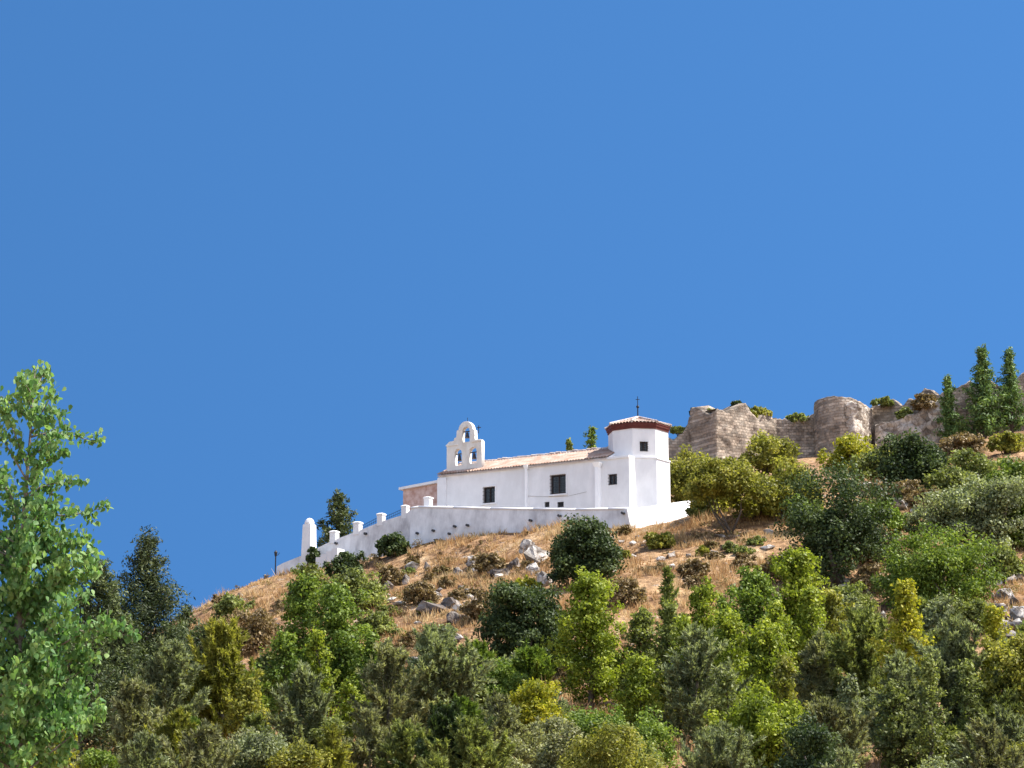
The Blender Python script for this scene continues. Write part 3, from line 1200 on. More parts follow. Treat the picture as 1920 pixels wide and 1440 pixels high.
# downpipes with hoppers
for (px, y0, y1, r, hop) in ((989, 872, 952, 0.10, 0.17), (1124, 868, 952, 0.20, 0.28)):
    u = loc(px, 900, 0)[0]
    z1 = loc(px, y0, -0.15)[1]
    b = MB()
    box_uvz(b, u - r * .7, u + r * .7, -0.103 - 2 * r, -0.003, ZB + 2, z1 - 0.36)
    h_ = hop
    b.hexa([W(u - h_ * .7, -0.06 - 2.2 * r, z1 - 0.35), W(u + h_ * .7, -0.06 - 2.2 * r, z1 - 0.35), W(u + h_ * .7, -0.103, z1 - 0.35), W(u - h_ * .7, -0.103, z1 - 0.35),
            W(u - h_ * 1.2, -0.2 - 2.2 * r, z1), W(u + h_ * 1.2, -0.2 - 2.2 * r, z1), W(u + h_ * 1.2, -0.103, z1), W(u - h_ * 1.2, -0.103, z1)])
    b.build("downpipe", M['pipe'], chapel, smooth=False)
b = MB()
cab = [(988, 930), (1010, 931), (1040, 931), (1066, 930), (1100, 922)]
b.tube([W(*(loc(x, y, -0.03)[0], -0.03, loc(x, y, -0.03)[1])) for x, y in cab], 0.009, 5)
b.build("cable", M['bark_pale'], chapel)

# ---- bell gable: a wall with three arched openings, built from a filled curve
GVf = 0.55
GTH = 0.42


def glp(px, py):
    return loc(px, py, GVf)


def arch_pts(x0, x1, ytop, ybot, n=9):
    """opening outline in photo pixels -> (u,z) list"""
    u0, zb = glp(x0, ybot)
    u1, _ = glp(x1, ybot)
    zt = glp((x0 + x1) / 2, ytop)[1]
    r = (u1 - u0) / 2
    c = (u0 + u1) / 2
    pts = [(u0, zb), (u1, zb)]
    for k in range(n + 1):
        a = math.pi * k / n
        pts.append((c + r * math.cos(a), zt - r + r * math.sin(a)))
    return pts


def curve_wall(outline, holes_, v0, th, name, mat, parent):
    cu = bpy.data.curves.new("outline", 'CURVE')
    cu.dimensions = '2D'
    cu.fill_mode = 'BOTH'
    cu.extrude = th / 2
    cu.bevel_depth = 0.02
    for pts in [outline] + holes_:
        sp = cu.splines.new('POLY')
        sp.points.add(len(pts) - 1)
        for p, q in zip(sp.points, pts):
            p.co = (q[0], q[1], 0, 1)
        sp.use_cyclic_u = True
    ob = bpy.data.objects.new("outline", cu)
    COL.objects.link(ob)
    dg = bpy.context.evaluated_depsgraph_get()
    me = bpy.data.meshes.new_from_object(ob.evaluated_get(dg))
    bpy.data.objects.remove(ob)
    bpy.data.curves.remove(cu)
    origin = np.array(parent.location)
    for v in me.vertices:
        p = W(v.co.x, v0 + th / 2 + v.co.z, v.co.y) - origin
        v.co = p
    me.name = name
    me.materials.clear()
    me.materials.append(mat)
    o_ = bpy.data.objects.new(name, me)
    link(o_, parent)
    return o_


zbase = ZE - 0.3
outl = []
outl.append((glp(838, 870)[0], zbase))
outl.append((glp(903, 870)[0], zbase))
for (x, y) in [(903, 827), (901, 824), (891, 824), (890, 822), (889, 806)]:
    outl.append(glp(x, y))
cu_, cz_ = glp(873, 806)
rad_ = (glp(886, 806)[0] - glp(860, 806)[0]) / 2
for k in range(11):
    a = math.pi * k / 10
    outl.append((cu_ + rad_ * math.cos(a), cz_ + rad_ * 1.04 * math.sin(a)))
for (x, y) in [(857, 807), (856, 820), (852, 822), (851, 827), (842, 829), (838, 834)]:
    outl.append(glp(x, y))
oh = [arch_pts(866, 881, 800, 830), arch_pts(852, 866, 841, 874), arch_pts(879, 894, 838, 870)]
gab = curve_wall(outl, oh, GVf, GTH, "bell_gable", M['cream'], chapel)
# cornice strips between the tiers, each butted on the gable's front
for (x0, x1, y) in ((837, 859, 836), (884, 904, 828)):
    cor = MB()
    u0, z0 = glp(x0, y)
    u1, _ = glp(x1, y)
    box_uvz(cor, u0, u1, GVf - 0.09, GVf - 0.022, z0 - 0.06, z0 + 0.06)
    cor.build("cornice", M['cream'], gab)
for (x0, x1, yt, yb) in ((866, 881, 800, 830), (852, 866, 841, 874), (879, 894, 838, 870)):
    u0, zb = glp(x0, yb)
    u1, _ = glp(x1, yb)
    zt = glp((x0 + x1) / 2, yt)[1]
    c = (u0 + u1) / 2
    r = (u1 - u0) * 0.27
    hh = (zt - zb) * 0.36
    zc = zb + (zt - zb) * 0.30
    b = MB()
    b.lathe(W(c, GVf + GTH / 2, zc), [(r, 0), (r * .86, hh * .18), (r * .66, hh * .45), (r * .6, hh * .75), (r * .4, hh * .95), (0.03, hh)], 14)
    b.tube([W(u0 - 0.0, GVf + GTH / 2, zc + hh + 0.06), W(u1, GVf + GTH / 2, zc + hh + 0.06)], 0.05, 6)
    b.build("bell", M['bronze'], gab, smooth=False)
b = MB()                                                     # small iron cross standing on the gable shoulder
ux, zx = glp(894, 806)
b.tube([W(ux - .02, GVf + .3, glp(889, 812)[1]), W(ux, GVf + .3, zx + .42)], 0.035, 6)
b.tube([W(ux - .2, GVf + .3, zx + .24), W(ux + .2, GVf + .3, zx + .24)], 0.035, 6)
b.build("cross", M['iron'], gab)
uc_, zc_ = glp(873, 793)
b = MB()
b.tube([W(uc_, GVf + .3, zc_ - 0.05), W(uc_, GVf + .3, zc_ + .5)], 0.022, 6)
b.build("finial", M['iron'], gab)

# ---- eight-sided end tower
CY = at(1180, 900, (W(UR, 0, 0))[1])[1] + 3.3
CC = at(1197, 860, CY)
RW = 2.42
ROT = 4.0
ANG = [ROT - 18 + 45 * k for k in range(8)]


def oct_pt(r, a, z):
    return np.array([CC[0] + r * math.sin(R(a)), CC[1] - r * math.cos(R(a)), z])


zt_edge = at(1200, 856, CY - RW)[2]
z_eave = at(1200, 801, CY - RW)[2]
tw = MB()
A1, A2 = ANG[0], ANG[1]
wu = MB()


def oct_wall(mb, r, z0, z1, skip=()):
    for k in range(8):
        if k in skip:
            continue
        a, b_ = ANG[k], ANG[(k + 1) % 8]
        mb.poly([oct_pt(r, a, z0), oct_pt(r, b_, z0), oct_pt(r, b_, z1), oct_pt(r, a, z1)])


# face k=0 (nearly towards the camera) carries the small window
oct_wall(tw, RW + 0.10, ZB, zt_edge)
tw.poly([oct_pt(RW + .10, a, zt_edge) for a in ANG])
pa, pb = oct_pt(RW, A1, 0), oct_pt(RW, A2, 0)
fd = unit(pb - pa)
fn_ = np.array([fd[1], -fd[0], 0])
fn_ = fn_ if fn_[1] < 0 else -fn_
flen = np.linalg.norm(pb - pa)


def F_(u, v, z):
    p = pa + fd * u - fn_ * v
    return np.array([p[0], p[1], z])


def floc(px, py):
    r = ray(px, py)
    t = ((pa - EYE) @ fn_) / (r @ fn_)
    p = EYE + r * t
    return (p - pa) @ fd, p[2]


u0, zl = floc(1200, 846)
u1, _ = floc(1215, 846)
zt_ = floc(1208, 828)[1]
hw = (u0, u1, zl, zt_)
zc0 = zt_edge + 0.004
face_grid(tw, lambda u, z: F_(u, 0, z), [0, u0, u1, flen], [zc0, zl, zt_, z_eave], [hw], 0.3, -fn_)
oct_wall(tw, RW, zc0, z_eave, skip=(0,))
# small ledge where the drum starts, interrupted on the roof side
for k in (0, 1, 7):
    a, b_ = ANG[k] + 0.5, ANG[(k + 1) % 8] - 0.5
    q = []
    for r, z in ((RW + .17, zt_edge - .13), (RW + .17, zt_edge - .02)):
        q += [oct_pt(RW + .103, a, z), oct_pt(r, a, z), oct_pt(r, b_, z), oct_pt(RW + .103, b_, z)]
    tw.hexa(q)
tower = tw.build("tower", M['white'], chapel)
window(hw, 4, 4, name="tower_window", sill=False, mull=True, Wf=F_, frame_t=0.07)
co = MB()
rc = lambda r, z: [oct_pt(r, a, z) for a in ANG]
co.rings([rc(RW - .1, z_eave - .06), rc(RW + .06, z_eave - .06), rc(RW + .08, z_eave + .12), rc(RW + .14, z_eave + .14), rc(RW + .16, z_eave + .3), rc(RW + .20, z_eave + .32), rc(RW + .20, z_eave + .40), rc(RW - .1, z_eave + .41)], cap=False)
co.build("cornice", M['cornice'], tower)
zr0 = z_eave + .40
z_apex = at(1196, 784, CY)[2]
tr = MB()
for k in range(8):
    a, b_ = ANG[k], ANG[(k + 1) % 8]
    p0, p1 = oct_pt(RW + .24, a, zr0), oct_pt(RW + .24, b_, zr0)
    ap = np.array([CC[0], CC[1], z_apex])
    nn = 7
    rows = 10
    for i in range(nn):
        # one barrel course per strip, tapering to the apex
        q0, q1 = p0 + (p1 - p0) * i / nn, p0 + (p1 - p0) * (i + 1) / nn
        rr = []
        for j in range(rows + 1):
            t = j / rows * 0.93
            c0, c1 = q0 + (ap - q0) * t, q1 + (ap - q1) * t
            row = []
            for s_ in range(5):
                f = s_ / 4
                p = c0 + (c1 - c0) * f
                row.append(p + np.array([0, 0, math.sin(math.pi * f) * 0.11 * (1 - t) + 0.025 * (j % 2)]))
            rr.append(row)
        tr.rings(rr, cap=False, closed=False)
trs = tr.build("tower_roof", M['tile'], tower, smooth=True)
hp = MB()
for k in range(8):
    a = ANG[k]
    p0, ap = oct_pt(RW + .27, a, zr0 + 0.05), np.array([CC[0], CC[1], z_apex + 0.04])
    for j in range(8):
        t0, t1 = j / 8, j / 8 + 0.118
        hp.tube([p0 + (ap - p0) * t0 + np.array([0, 0, .02]), p0 + (ap - p0) * t1 + np.array([0, 0, .06])], [0.12, 0.09], 7)
hp.build("hip_tiles", M['tile_pale'], tower)
b = MB()
zt = at(1194, 741, CY)[2]
b.lathe((CC[0], CC[1], z_apex - .1), [(0.16, 0), (0.2, .1), (0.12, .25), (0.05, .3), (0.045, .9), (0.10, .95), (0.13, 1.03), (0.10, 1.1), (0.03, 1.15), (0.025, zt - z_apex)], 10)
b.tube([(CC[0] - .16, CC[1], zt - .35), (CC[0] + .16, CC[1], zt - .35)], 0.025, 6)
b.build("weather_rod", M['iron'], tower)

# ---- porch at the west end
PU0 = loc(760, 930, 1.2)[0]
pv0, pv1 = 0.9, 4.6
zpe = loc(760, 915, pv0)[1]
zpr = loc(817, 903, pv0)[1]
b = MB()
arches = [arch_pts(0, 1, 0, 1)]
pw = UL - 0.005 - PU0
b_o = [(PU0, ZB), (UL - .005, ZB), (UL - .005, zpr - .15), (PU0, zpe - .15)]
ah = []
for a0, a1 in ((0.14, 0.44), (0.58, 0.9)):
    ua, ub = PU0 + pw * a0, PU0 + pw * a1
    rr_ = (ub - ua) / 2
    zs_ = ZT + 0.9
    pts = [(ua, ZB + .4), (ub, ZB + .4)] + [((ua + ub) / 2 + rr_ * math.cos(math.pi * k / 8), zs_ + rr_ * math.sin(math.pi * k / 8)) for k in range(9)]
    ah.append(pts)
porch = curve_wall(b_o, ah, pv0, 0.35, "porch", M['brick'], chapel)
b = MB()
b.poly([W(PU0 + .1, pv1, ZB), W(UL - .01, pv1, ZB), W(UL - .01, pv1, zpr - .15), W(PU0 + .1, pv1, zpe - .15)])
b.hexa([W(PU0, pv0 + .36, ZB), W(PU0 + .3, pv0 + .36, ZB), W(PU0 + .3, pv1, ZB), W(PU0, pv1, ZB), W(PU0, pv0 + .36, zpe - .15), W(PU0 + .3, pv0 + .36, zpe - .1), W(PU0 + .3, pv1, zpe - .1), W(PU0, pv1, zpe - .15)])
b.build("porch_side", M['brick'], porch)
b = MB()
tile_slope(b, lambda a, t: W(PU0 - .25 + (UL - .01 - PU0 + .25) * t, a, zpe + (zpr - zpe) * (t * 1.08 - .08)), 0, 6, pv0 - .25, pv1 + .2)
b.build("porch_roof", M['tile'], porch, smooth=True)
b = MB()
q0, q1 = PU0 - .28, UL - .01
b.hexa([W(q0, pv0 - .3, zpe - .16), W(q1, pv0 - .3, zpr - .12), W(q1, pv0 + .3, zpr - .12), W(q0, pv0 + .3, zpe - .16),
        W(q0, pv0 - .3, zpe + .04), W(q1, pv0 - .3, zpr + .10), W(q1, pv0 + .3, zpr + .10), W(q0, pv0 + .3, zpe + .04)])
b.build("verge", M['white'], porch)


# ================================================================== terrace and enclosing walls
b = MB()
tu0, tu1 = loc(772, 955, PV)[0], loc(1178, 955, PV)[0]
tp_ = pz = lambda x, y: W(loc(x, y, PV)[0], PV, loc(x, y, PV)[1])
e0 = tp_(1178, 955) + D * 0.02 - NB * 0.25
e1 = at(1240, 946, YB0 + 1.2)
e2 = at(1312, 936, YB0 + 6.6)
uv = lambda p: ((p - O) @ D, (p - O) @ NB)
tq = [(tu0 - 2, PV + .3), (tu1, PV + .3), (uv(e1)[0] - .3, uv(e1)[1] + .45), (uv(e2)[0] - .8, uv(e2)[1] + .3), (uv(e2)[0] - .8, 9), (tu0 - 2, 9)]
b.rings([[W(u, v, ZT - 4) for u, v in tq], [W(u, v, ZT - .02) for u, v in tq]])
tag(b.build("terrace_floor", M['terrace'], None, origin=W(tu0, 0, ZT)), kind='structure')


def wall_run(mb, tops, v, th, zdown=4.0, back=None, batter=0.0, cop=0.0):
    """wall following photo points along its top; each point (u,v,z)"""
    for (p, q) in zip(tops[:-1], tops[1:]):
        p, q = np.asarray(p), np.asarray(q)
        n = back if back is not None else NB
        o3 = n * th
        bt = -n * batter
        zb = min(p[2], q[2]) - zdown
        pb, qb = p.copy(), q.copy()
        pb[2] = zb
        qb[2] = zb
        mb.hexa([pb + bt, qb + bt, qb + o3, pb + o3, p, q, q + o3, p + o3])
        if cop:
            up = np.array([0, 0, 1.0])
            e = -n * 0.07
            mb.hexa([p + e + up * 0.003, q + e + up * 0.003, q + o3 - e + up * 0.003, p + o3 - e + up * 0.003,
                     p + e + up * cop, q + e + up * cop, q + o3 - e + up * cop, p + o3 - e + up * cop])


tw_ = empty("terrace_wall", W(tu0, PV, ZT - 2), "long white retaining wall with a rounded coping in front of the chapel", "wall")
tops_px = [(771, 954), (785, 952), (850, 953), (920, 955), (1000, 956), (1080, 957), (1140, 956), (1178, 955)]
tp = [pz(x, y) for x, y in tops_px]
b = MB()
wall_run(b, tp, PV, 0.5, 5.0, batter=0.35)
b.build("masonry", M['white_old'], tw_)
b = MB()
for (p, q) in zip(tp[:-1], tp[1:]):
    ring = lambda c: [c + NB * (0.25 + 0.34 * math.cos(a)) + np.array([0, 0, 0.06 + 0.13 * math.sin(a)]) for a in np.linspace(0, 2 * math.pi, 12, endpoint=False)]
    b.rings([ring(p), ring(q)])
b.build("coping", M['white'], tw_, smooth=True)
# dark weep holes: short clay drain pipes through the wall
for (x, y) in [(783, 1000), (813, 995), (843, 1001), (853, 987), (877, 985), (995, 976), (1049, 967), (1168, 962)]:
    p = W(loc(x, y, PV - .2)[0], PV, loc(x, y, PV - .2)[1])
    g = MB()
    g.tube([p - NB * 0.40, p + NB * 0.1], [0.10, 0.10], 8)
    g.build("drain_pipe", M['vent'], tw_)

# the buttressed return to the right, in full sun
def ppt(x, y, base):
    """point on the vertical plane through base point pair"""
    (a, c) = base
    n = np.array([-(c - a)[1], (c - a)[0], 0])
    r = ray(x, y)
    t = ((a - EYE) @ n) / (r @ n)
    return EYE + r * t


rt = empty("buttress_wall", [e0[0], e0[1], e0[2] - 3], "sunlit white sloping wall closing the terrace at its right end", "wall")
b = MB()
pts = [e0, e1, e2]
for i, (p, q) in enumerate(zip(pts[:-1], pts[1:])):
    n = np.array([-(q - p)[1], (q - p)[0], 0])
    n /= np.linalg.norm(n)
    zb = min(p[2], q[2]) - 4
    bb = -n * 0.75
    pb, qb = p.copy(), q.copy()
    pb[2] = qb[2] = zb
    if i == 0:
        pb = pb - D * -0.4
        q_mid = qb + bb
    b.hexa([pb + bb, q_mid if i == 0 else qb + bb * .6, qb + n * .5, pb + n * .5, p, q, q + n * .5, p + n * .5] if i == 0 else
           [q_mid, qb + bb * .6, qb + n * .5, pb + n * .5, p, q, q + n * .5, p + n * .5])
b.build("masonry", M['white'], rt)

# descending wall to the left with posts and railing
rw = empty("ramp_wall", pz(640, 1030), "greyish white wall stepping down the ridge left of the chapel", "wall")
rz = lambda x, y: W(loc(x, y, PV + .5)[0], PV + .5, loc(x, y, PV + .5)[1])
rp = [rz(x, y) for x, y in [(519, 1062), (530, 1056), (562, 1043), (588, 1036), (596, 1027), (624, 1013), (668, 997), (712, 979), (757, 965), (771, 956)]]
b = MB()
wall_run(b, rp, PV, 0.45, 5.0, batter=0.25)
b.build("masonry", M['white_old'], rw)
for (x, yt, yb, wpx) in ((624, 994, 1014, 15), (668, 977, 998, 15), (712, 961, 981, 14), (757, 946, 967, 13)):
    p = rz(x, yb)
    zt = loc(x, yt, PV + .5)[1]
    h2 = wpx / ppm(p[1]) / 2 * 0.85
    g = MB()
    ctr = p + NB * 0.22
    sq = lambda s, z: [ctr + D * a * s + NB * c * s + np.array([0, 0, z - ctr[2]]) for a, c in ((-1, -1), (1, -1), (1, 1), (-1, 1))]
    g.rings([sq(h2, p[2] - 0.2), sq(h2, zt - .22), sq(h2 * 1.15, zt - .2), sq(h2 * 1.15, zt - .1), sq(h2 * .7, zt - .03), sq(h2 * .2, zt)])
    g.build("post", M['white'], rw)
g = MB()
for (x0, y0, x1, y1) in ((676, 985, 705, 970), (720, 968, 751, 954)):
    p, q = rz(x0, y0), rz(x1, y1)
    p, q = p + NB * .22, q + NB * .22
    for dz in (0, -0.22):
        g.tube([p + np.array([0, 0, dz]), q + np.array([0, 0, dz])], 0.018, 6)
    for k in range(9):
        c = p + (q - p) * k / 8
        g.tube([c, c - np.array([0, 0, 0.6])], 0.011, 5)
g.build("railing", M['iron'], rw)
for (x, y) in [(632, 1019), (687, 1001)]:
    p = rz(x, y)
    g = MB()
    g.tube([p - NB * 0.28, p + NB * 0.1], [0.11, 0.11], 8)
    g.build("drain_pipe", M['vent'], rw)
# tall round-topped gate pillar
p = W(loc(575, 1040, PV - .1)[0], PV - .1, loc(575, 1040, PV - .1)[1])
zt = loc(575, 971, PV)[1]
hh = zt - p[2]
g = MB()
rs = []
for (r, z) in ((.46, -2.5), (.45, 0), (.40, hh * .74), (.38, hh * .82)):
    rs.append([p + D * a * r + NB * (c * r + .3) + np.array([0, 0, z]) for a, c in ((-1, -1), (1, -1), (1, 1), (-1, 1))])
g.rings(rs)
g.lathe(p + NB * .3, [(.36, hh * .823), (.40, hh * .84), (.40, hh * .88), (.33, hh * .94), (.18, hh * .985), (.02, hh)], 12)
gp = g.build("gate_pillar", M['white'], None, origin=p)
tag(gp, "tall white round-topped gate pillar at the lower end of the ramp wall", "pillar")
# low white steps below the ramp wall
st = MB()
for k in range(4):
    x = 604 + 10 * k
    y = 1046 - 5.5 * k
    p = W(loc(x, y, PV - 1.0)[0], PV - 1.0, loc(x, y, PV - 1.0)[1])
    st.hexa([p + D * a * .28 + NB * c * .5 + np.array([0, 0, z]) for z in (-2.5, 0) for a, c in ((-.985, -1), (.985, -1), (.985, 1), (-.985, 1))])
p = W(loc(604, 1046, PV - 1)[0], PV - 1, loc(604, 1046, PV - 1)[1])
tag(st.build("stone_steps", M['white'], None, origin=p), "short flight of white steps at the foot of the ramp wall", "steps")
# white post in front of the porch
p = W(loc(803, 952, -2.6)[0], -2.6, ZT)
zt = loc(803, 931, -2.6)[1]
g = MB()
sq = lambda s, z: [p + D * a * s + NB * c * s + np.array([0, 0, z - p[2]]) for a, c in ((-1, -1), (1, -1), (1, 1), (-1, 1))]
g.rings([sq(.26, ZT - .3), sq(.26, zt - .2), sq(.31, zt - .18), sq(.31, zt - .08), sq(.1, zt)])
tag(g.build("terrace_post", M['white'], None, origin=p), "stubby white post standing before the chapel porch", "post")

# street lamp on the ridge
lx = at(516, 1083, 177.5)
lt = at(516, 1034, 177.5)[2]
gz = g1(lx[0], lx[1])
lamp = empty("street_lamp", [lx[0], lx[1], gz], "small black lamp post standing alone at the lower end of the wall", "lamp")
g = MB()
g.lathe((lx[0], lx[1], gz - .2), [(.12, 0), (.12, .35), (.07, .45), (.055, .6), (.05, lt - gz - .15), (.04, lt - gz - .1)], 10)
g.build("post", M['iron'], lamp)
g = MB()
g.lathe((lx[0], lx[1], lt - .42), [(.05, 0), (.10, .06), (.13, .3), (.16, .34), (.07, .46), (.02, .52)], 8)
g.tube([(lx[0], lx[1], lt - .38), (lx[0] + .2, lx[1], lt - .28), (lx[0] + .32, lx[1], lt - .1)], .025, 5)
g.build("lantern", M['iron'], lamp)


# ================================================================== ruined castle
cast_base = at(1450, 862, 230)
castle = empty("castle_ruin", cast_base, "ruined brown stone castle wall with broken towers along the hilltop", "castle")


def ruin(name, pts, mat, th=1.6, seed=1, step=0.22, rows=44, bump=0.13, ragged=0.8, zdown=4.0):
    """pts: (px, pytop, Y) along the wall; a thick rubble wall with a broken top"""
    P = [np.array(at(px, py, Y)) for px, py, Y in pts]
    seg = [np.linalg.norm((q - p)[:2]) for p, q in zip(P[:-1], P[1:])]
    cols = []
    for i, (p, q) in enumerate(zip(P[:-1], P[1:])):
        n = max(1, int(seg[i] / step))
        for k in range(n):
            cols.append(p + (q - p) * k / n)
    cols.append(P[-1])
    C = np.array(cols)
    n = len(C)
    C[:, 2] += ragged * .35 * (np.round(2 * fbm(C * np.array([1, 1, 0]), 2.2, 3, seed + 60)) / 2)
    C[:, 2] += .7 * ragged * fbm(C * np.array([1, 1, 0]), 1.5, 4, seed) + ragged * .6 * np.minimum(vnoise(C * np.array([1, 1, 0]), 0.8, seed + 40), 0)
    t = np.gradient(C[:, :2], axis=0)
    nr = np.c_[-t[:, 1], t[:, 0], np.zeros(n)]
    nr = nr / (np.linalg.norm(nr, axis=1, keepdims=True) + 1e-9)      # pointing away from camera
    zb = C[:, 2].min() - 0.0
    zbase = np.minimum(ground(C[:, 0], C[:, 1]) - 1.5, C[:, 2] - 1.0)
    V = []
    for j in range(rows + 1):
        f = j / rows
        row = C.copy()
        row[:, 2] = zbase + (C[:, 2] - zbase) * f
        cell = np.floor(np.c_[np.arange(n) * .22 / .62 + .5 * (np.floor(row[:, 2] / .4) % 2), np.zeros(n), row[:, 2] / .4]).astype(np.int64)
        dsp = bump * 0.7 * fbm(row, 0.7, 4, seed + 5) + 0.12 * vnoise(row, 4.0, seed + 8) + bump * 0.4 * (_hash(cell[:, 0], cell[:, 1], cell[:, 2], seed) - .5)
        row = row - nr * dsp[:, None]
        V.append(row)
    top2 = C + nr * th
    top2[:, 2] += 0.2 * fbm(top2, 1.5, 3, seed + 11)
    mid = C + nr * th * .5
    mid[:, 2] += 0.15 + 0.25 * fbm(mid, 1.2, 3, seed + 12)
    V.append(mid)
    V.append(top2)
    bot2 = top2.copy()
    bot2[:, 2] = zbase
    V.append(bot2)
    nr_ = len(V)
    VV = np.concatenate(V)
    ix = np.arange(nr_ * n).reshape(nr_, n)
    Fc = np.stack([ix[:-1, :-1], ix[:-1, 1:], ix[1:, 1:], ix[1:, :-1]], -1).reshape(-1, 4)
    # close both ends
    ends = []
    for e in (0, n - 1):
        for j in range(rows // 2):
            ends.append([ix[2 * j, e], ix[2 * j + 2, e], ix[nr_ - 2, e], ix[nr_ - 1, e]])
    Fc = np.concatenate([Fc, np.array(ends)])
    o_ = mesh_np(name, VV, Fc, mat, castle)
    return o_


ruin("curtain_wall", [(1225, 830, 229), (1256, 812, 229), (1275, 805, 229), (1298, 800, 229)], M['castle'], seed=2)
ruin("tower", [(1288, 800, 231), (1293, 772, 228.5), (1305, 768, 227.5), (1318, 777, 226.5), (1340, 780, 224.8), (1345, 772, 225), (1375, 768, 226.2), (1395, 763, 227), (1415, 772, 228), (1440, 768, 229), (1456, 780, 229.8)], M['castle'], seed=3, th=3.5)
ruin("curtain_wall", [(1450, 786, 230), (1480, 788, 230), (1505, 782, 230), (1530, 778, 230)], M['castle'], seed=4)
ruin("round_tower", [(1522, 785, 231.5), (1527, 758, 229), (1535, 748, 227), (1550, 744, 225.4), (1575, 743, 224.4), (1600, 747, 224.6), (1618, 755, 225.4), (1630, 762, 226.8), (1638, 768, 229)], M['castle'], seed=5, th=3.0, ragged=.3)
ruin("rubble_face", [(1584, 760, 224.35), (1600, 752, 224.25), (1617, 762, 225.0), (1629, 766, 226.3)], M['castle_pale'], seed=8, th=0.5, ragged=.4, bump=.22)
ruin("rampart", [(1622, 758, 228.4), (1650, 752, 228.5), (1675, 752, 228), (1695, 757, 227.5), (1720, 748, 227), (1745, 737, 226), (1770, 726, 225.5), (1795, 718, 225), (1830, 716, 225), (1870, 713, 225), (1905, 704, 225), (1950, 692, 225)], M['castle'], seed=6, th=2.5)
# lower breach: sloping rubble bank in front of the rampart
ruin("rubble_bank", [(1640, 800, 226.2), (1680, 790, 225.6), (1720, 770, 225), (1750, 752, 224.5), (1790, 748, 224)], M['castle_pale'], seed=9, th=1.5, ragged=.5, bump=.3)


# ================================================================== rocks
def rock_mesh(size, seed, sub=2):
    rg = np.random.default_rng(seed)
    q = unit(rg.normal(size=(16, 3))) * rg.uniform(0.75, 1.1, (16, 1))
    bm = bmesh.new()
    for p in q:
        bm.verts.new(p * np.array(size) / 2)
    r = bmesh.ops.convex_hull(bm, input=bm.verts)
    junk = [g for g in r['geom_interior'] if isinstance(g, bmesh.types.BMVert)]
    bmesh.ops.delete(bm, geom=junk, context='VERTS')
    bmesh.ops.triangulate(bm, faces=bm.faces)
    bmesh.ops.subdivide_edges(bm, edges=bm.edges, cuts=sub, use_grid_fill=True)
    s = min(size)
    co = np.array([v.co[:] for v in bm.verts])
    dn = fbm(co + seed * 3.1, s * 0.5, 4, seed) * s * 0.10 - np.abs(fbm(co * np.array([1, 1, 2.2]) + seed, s * .4, 3, seed + 3)) * s * .10
    for v, k in zip(bm.verts, dn):
        v.co += v.co.normalized() * float(k)
    me = bpy.data.meshes.new("rock")
    bm.to_mesh(me)
    bm.free()
    return me


RK = [100]


def rock(px, py, wpx, hpx, mat, label, tilt=0.0, group="limestone outcrops on the slope", name="rock_outcrop", lift=0.2):
    """(px, py) is the rock's foot"""
    RK[0] += 1
    b_ = ghit(px, py)
    s = 1 / ppm(b_[1])
    me = rock_mesh((wpx * s, wpx * s * 0.8, hpx * s * 1.35), RK[0])
    me.materials.append(M[mat])
    o_ = bpy.data.objects.new(name, me)
    link(o_)
    o_.location = (b_[0], b_[1], b_[2] + hpx * s * lift)
    o_.rotation_euler = (random.uniform(-.2, .2), R(tilt), random.uniform(0, 6))
    tag(o_, label, "rock", group)
    return o_


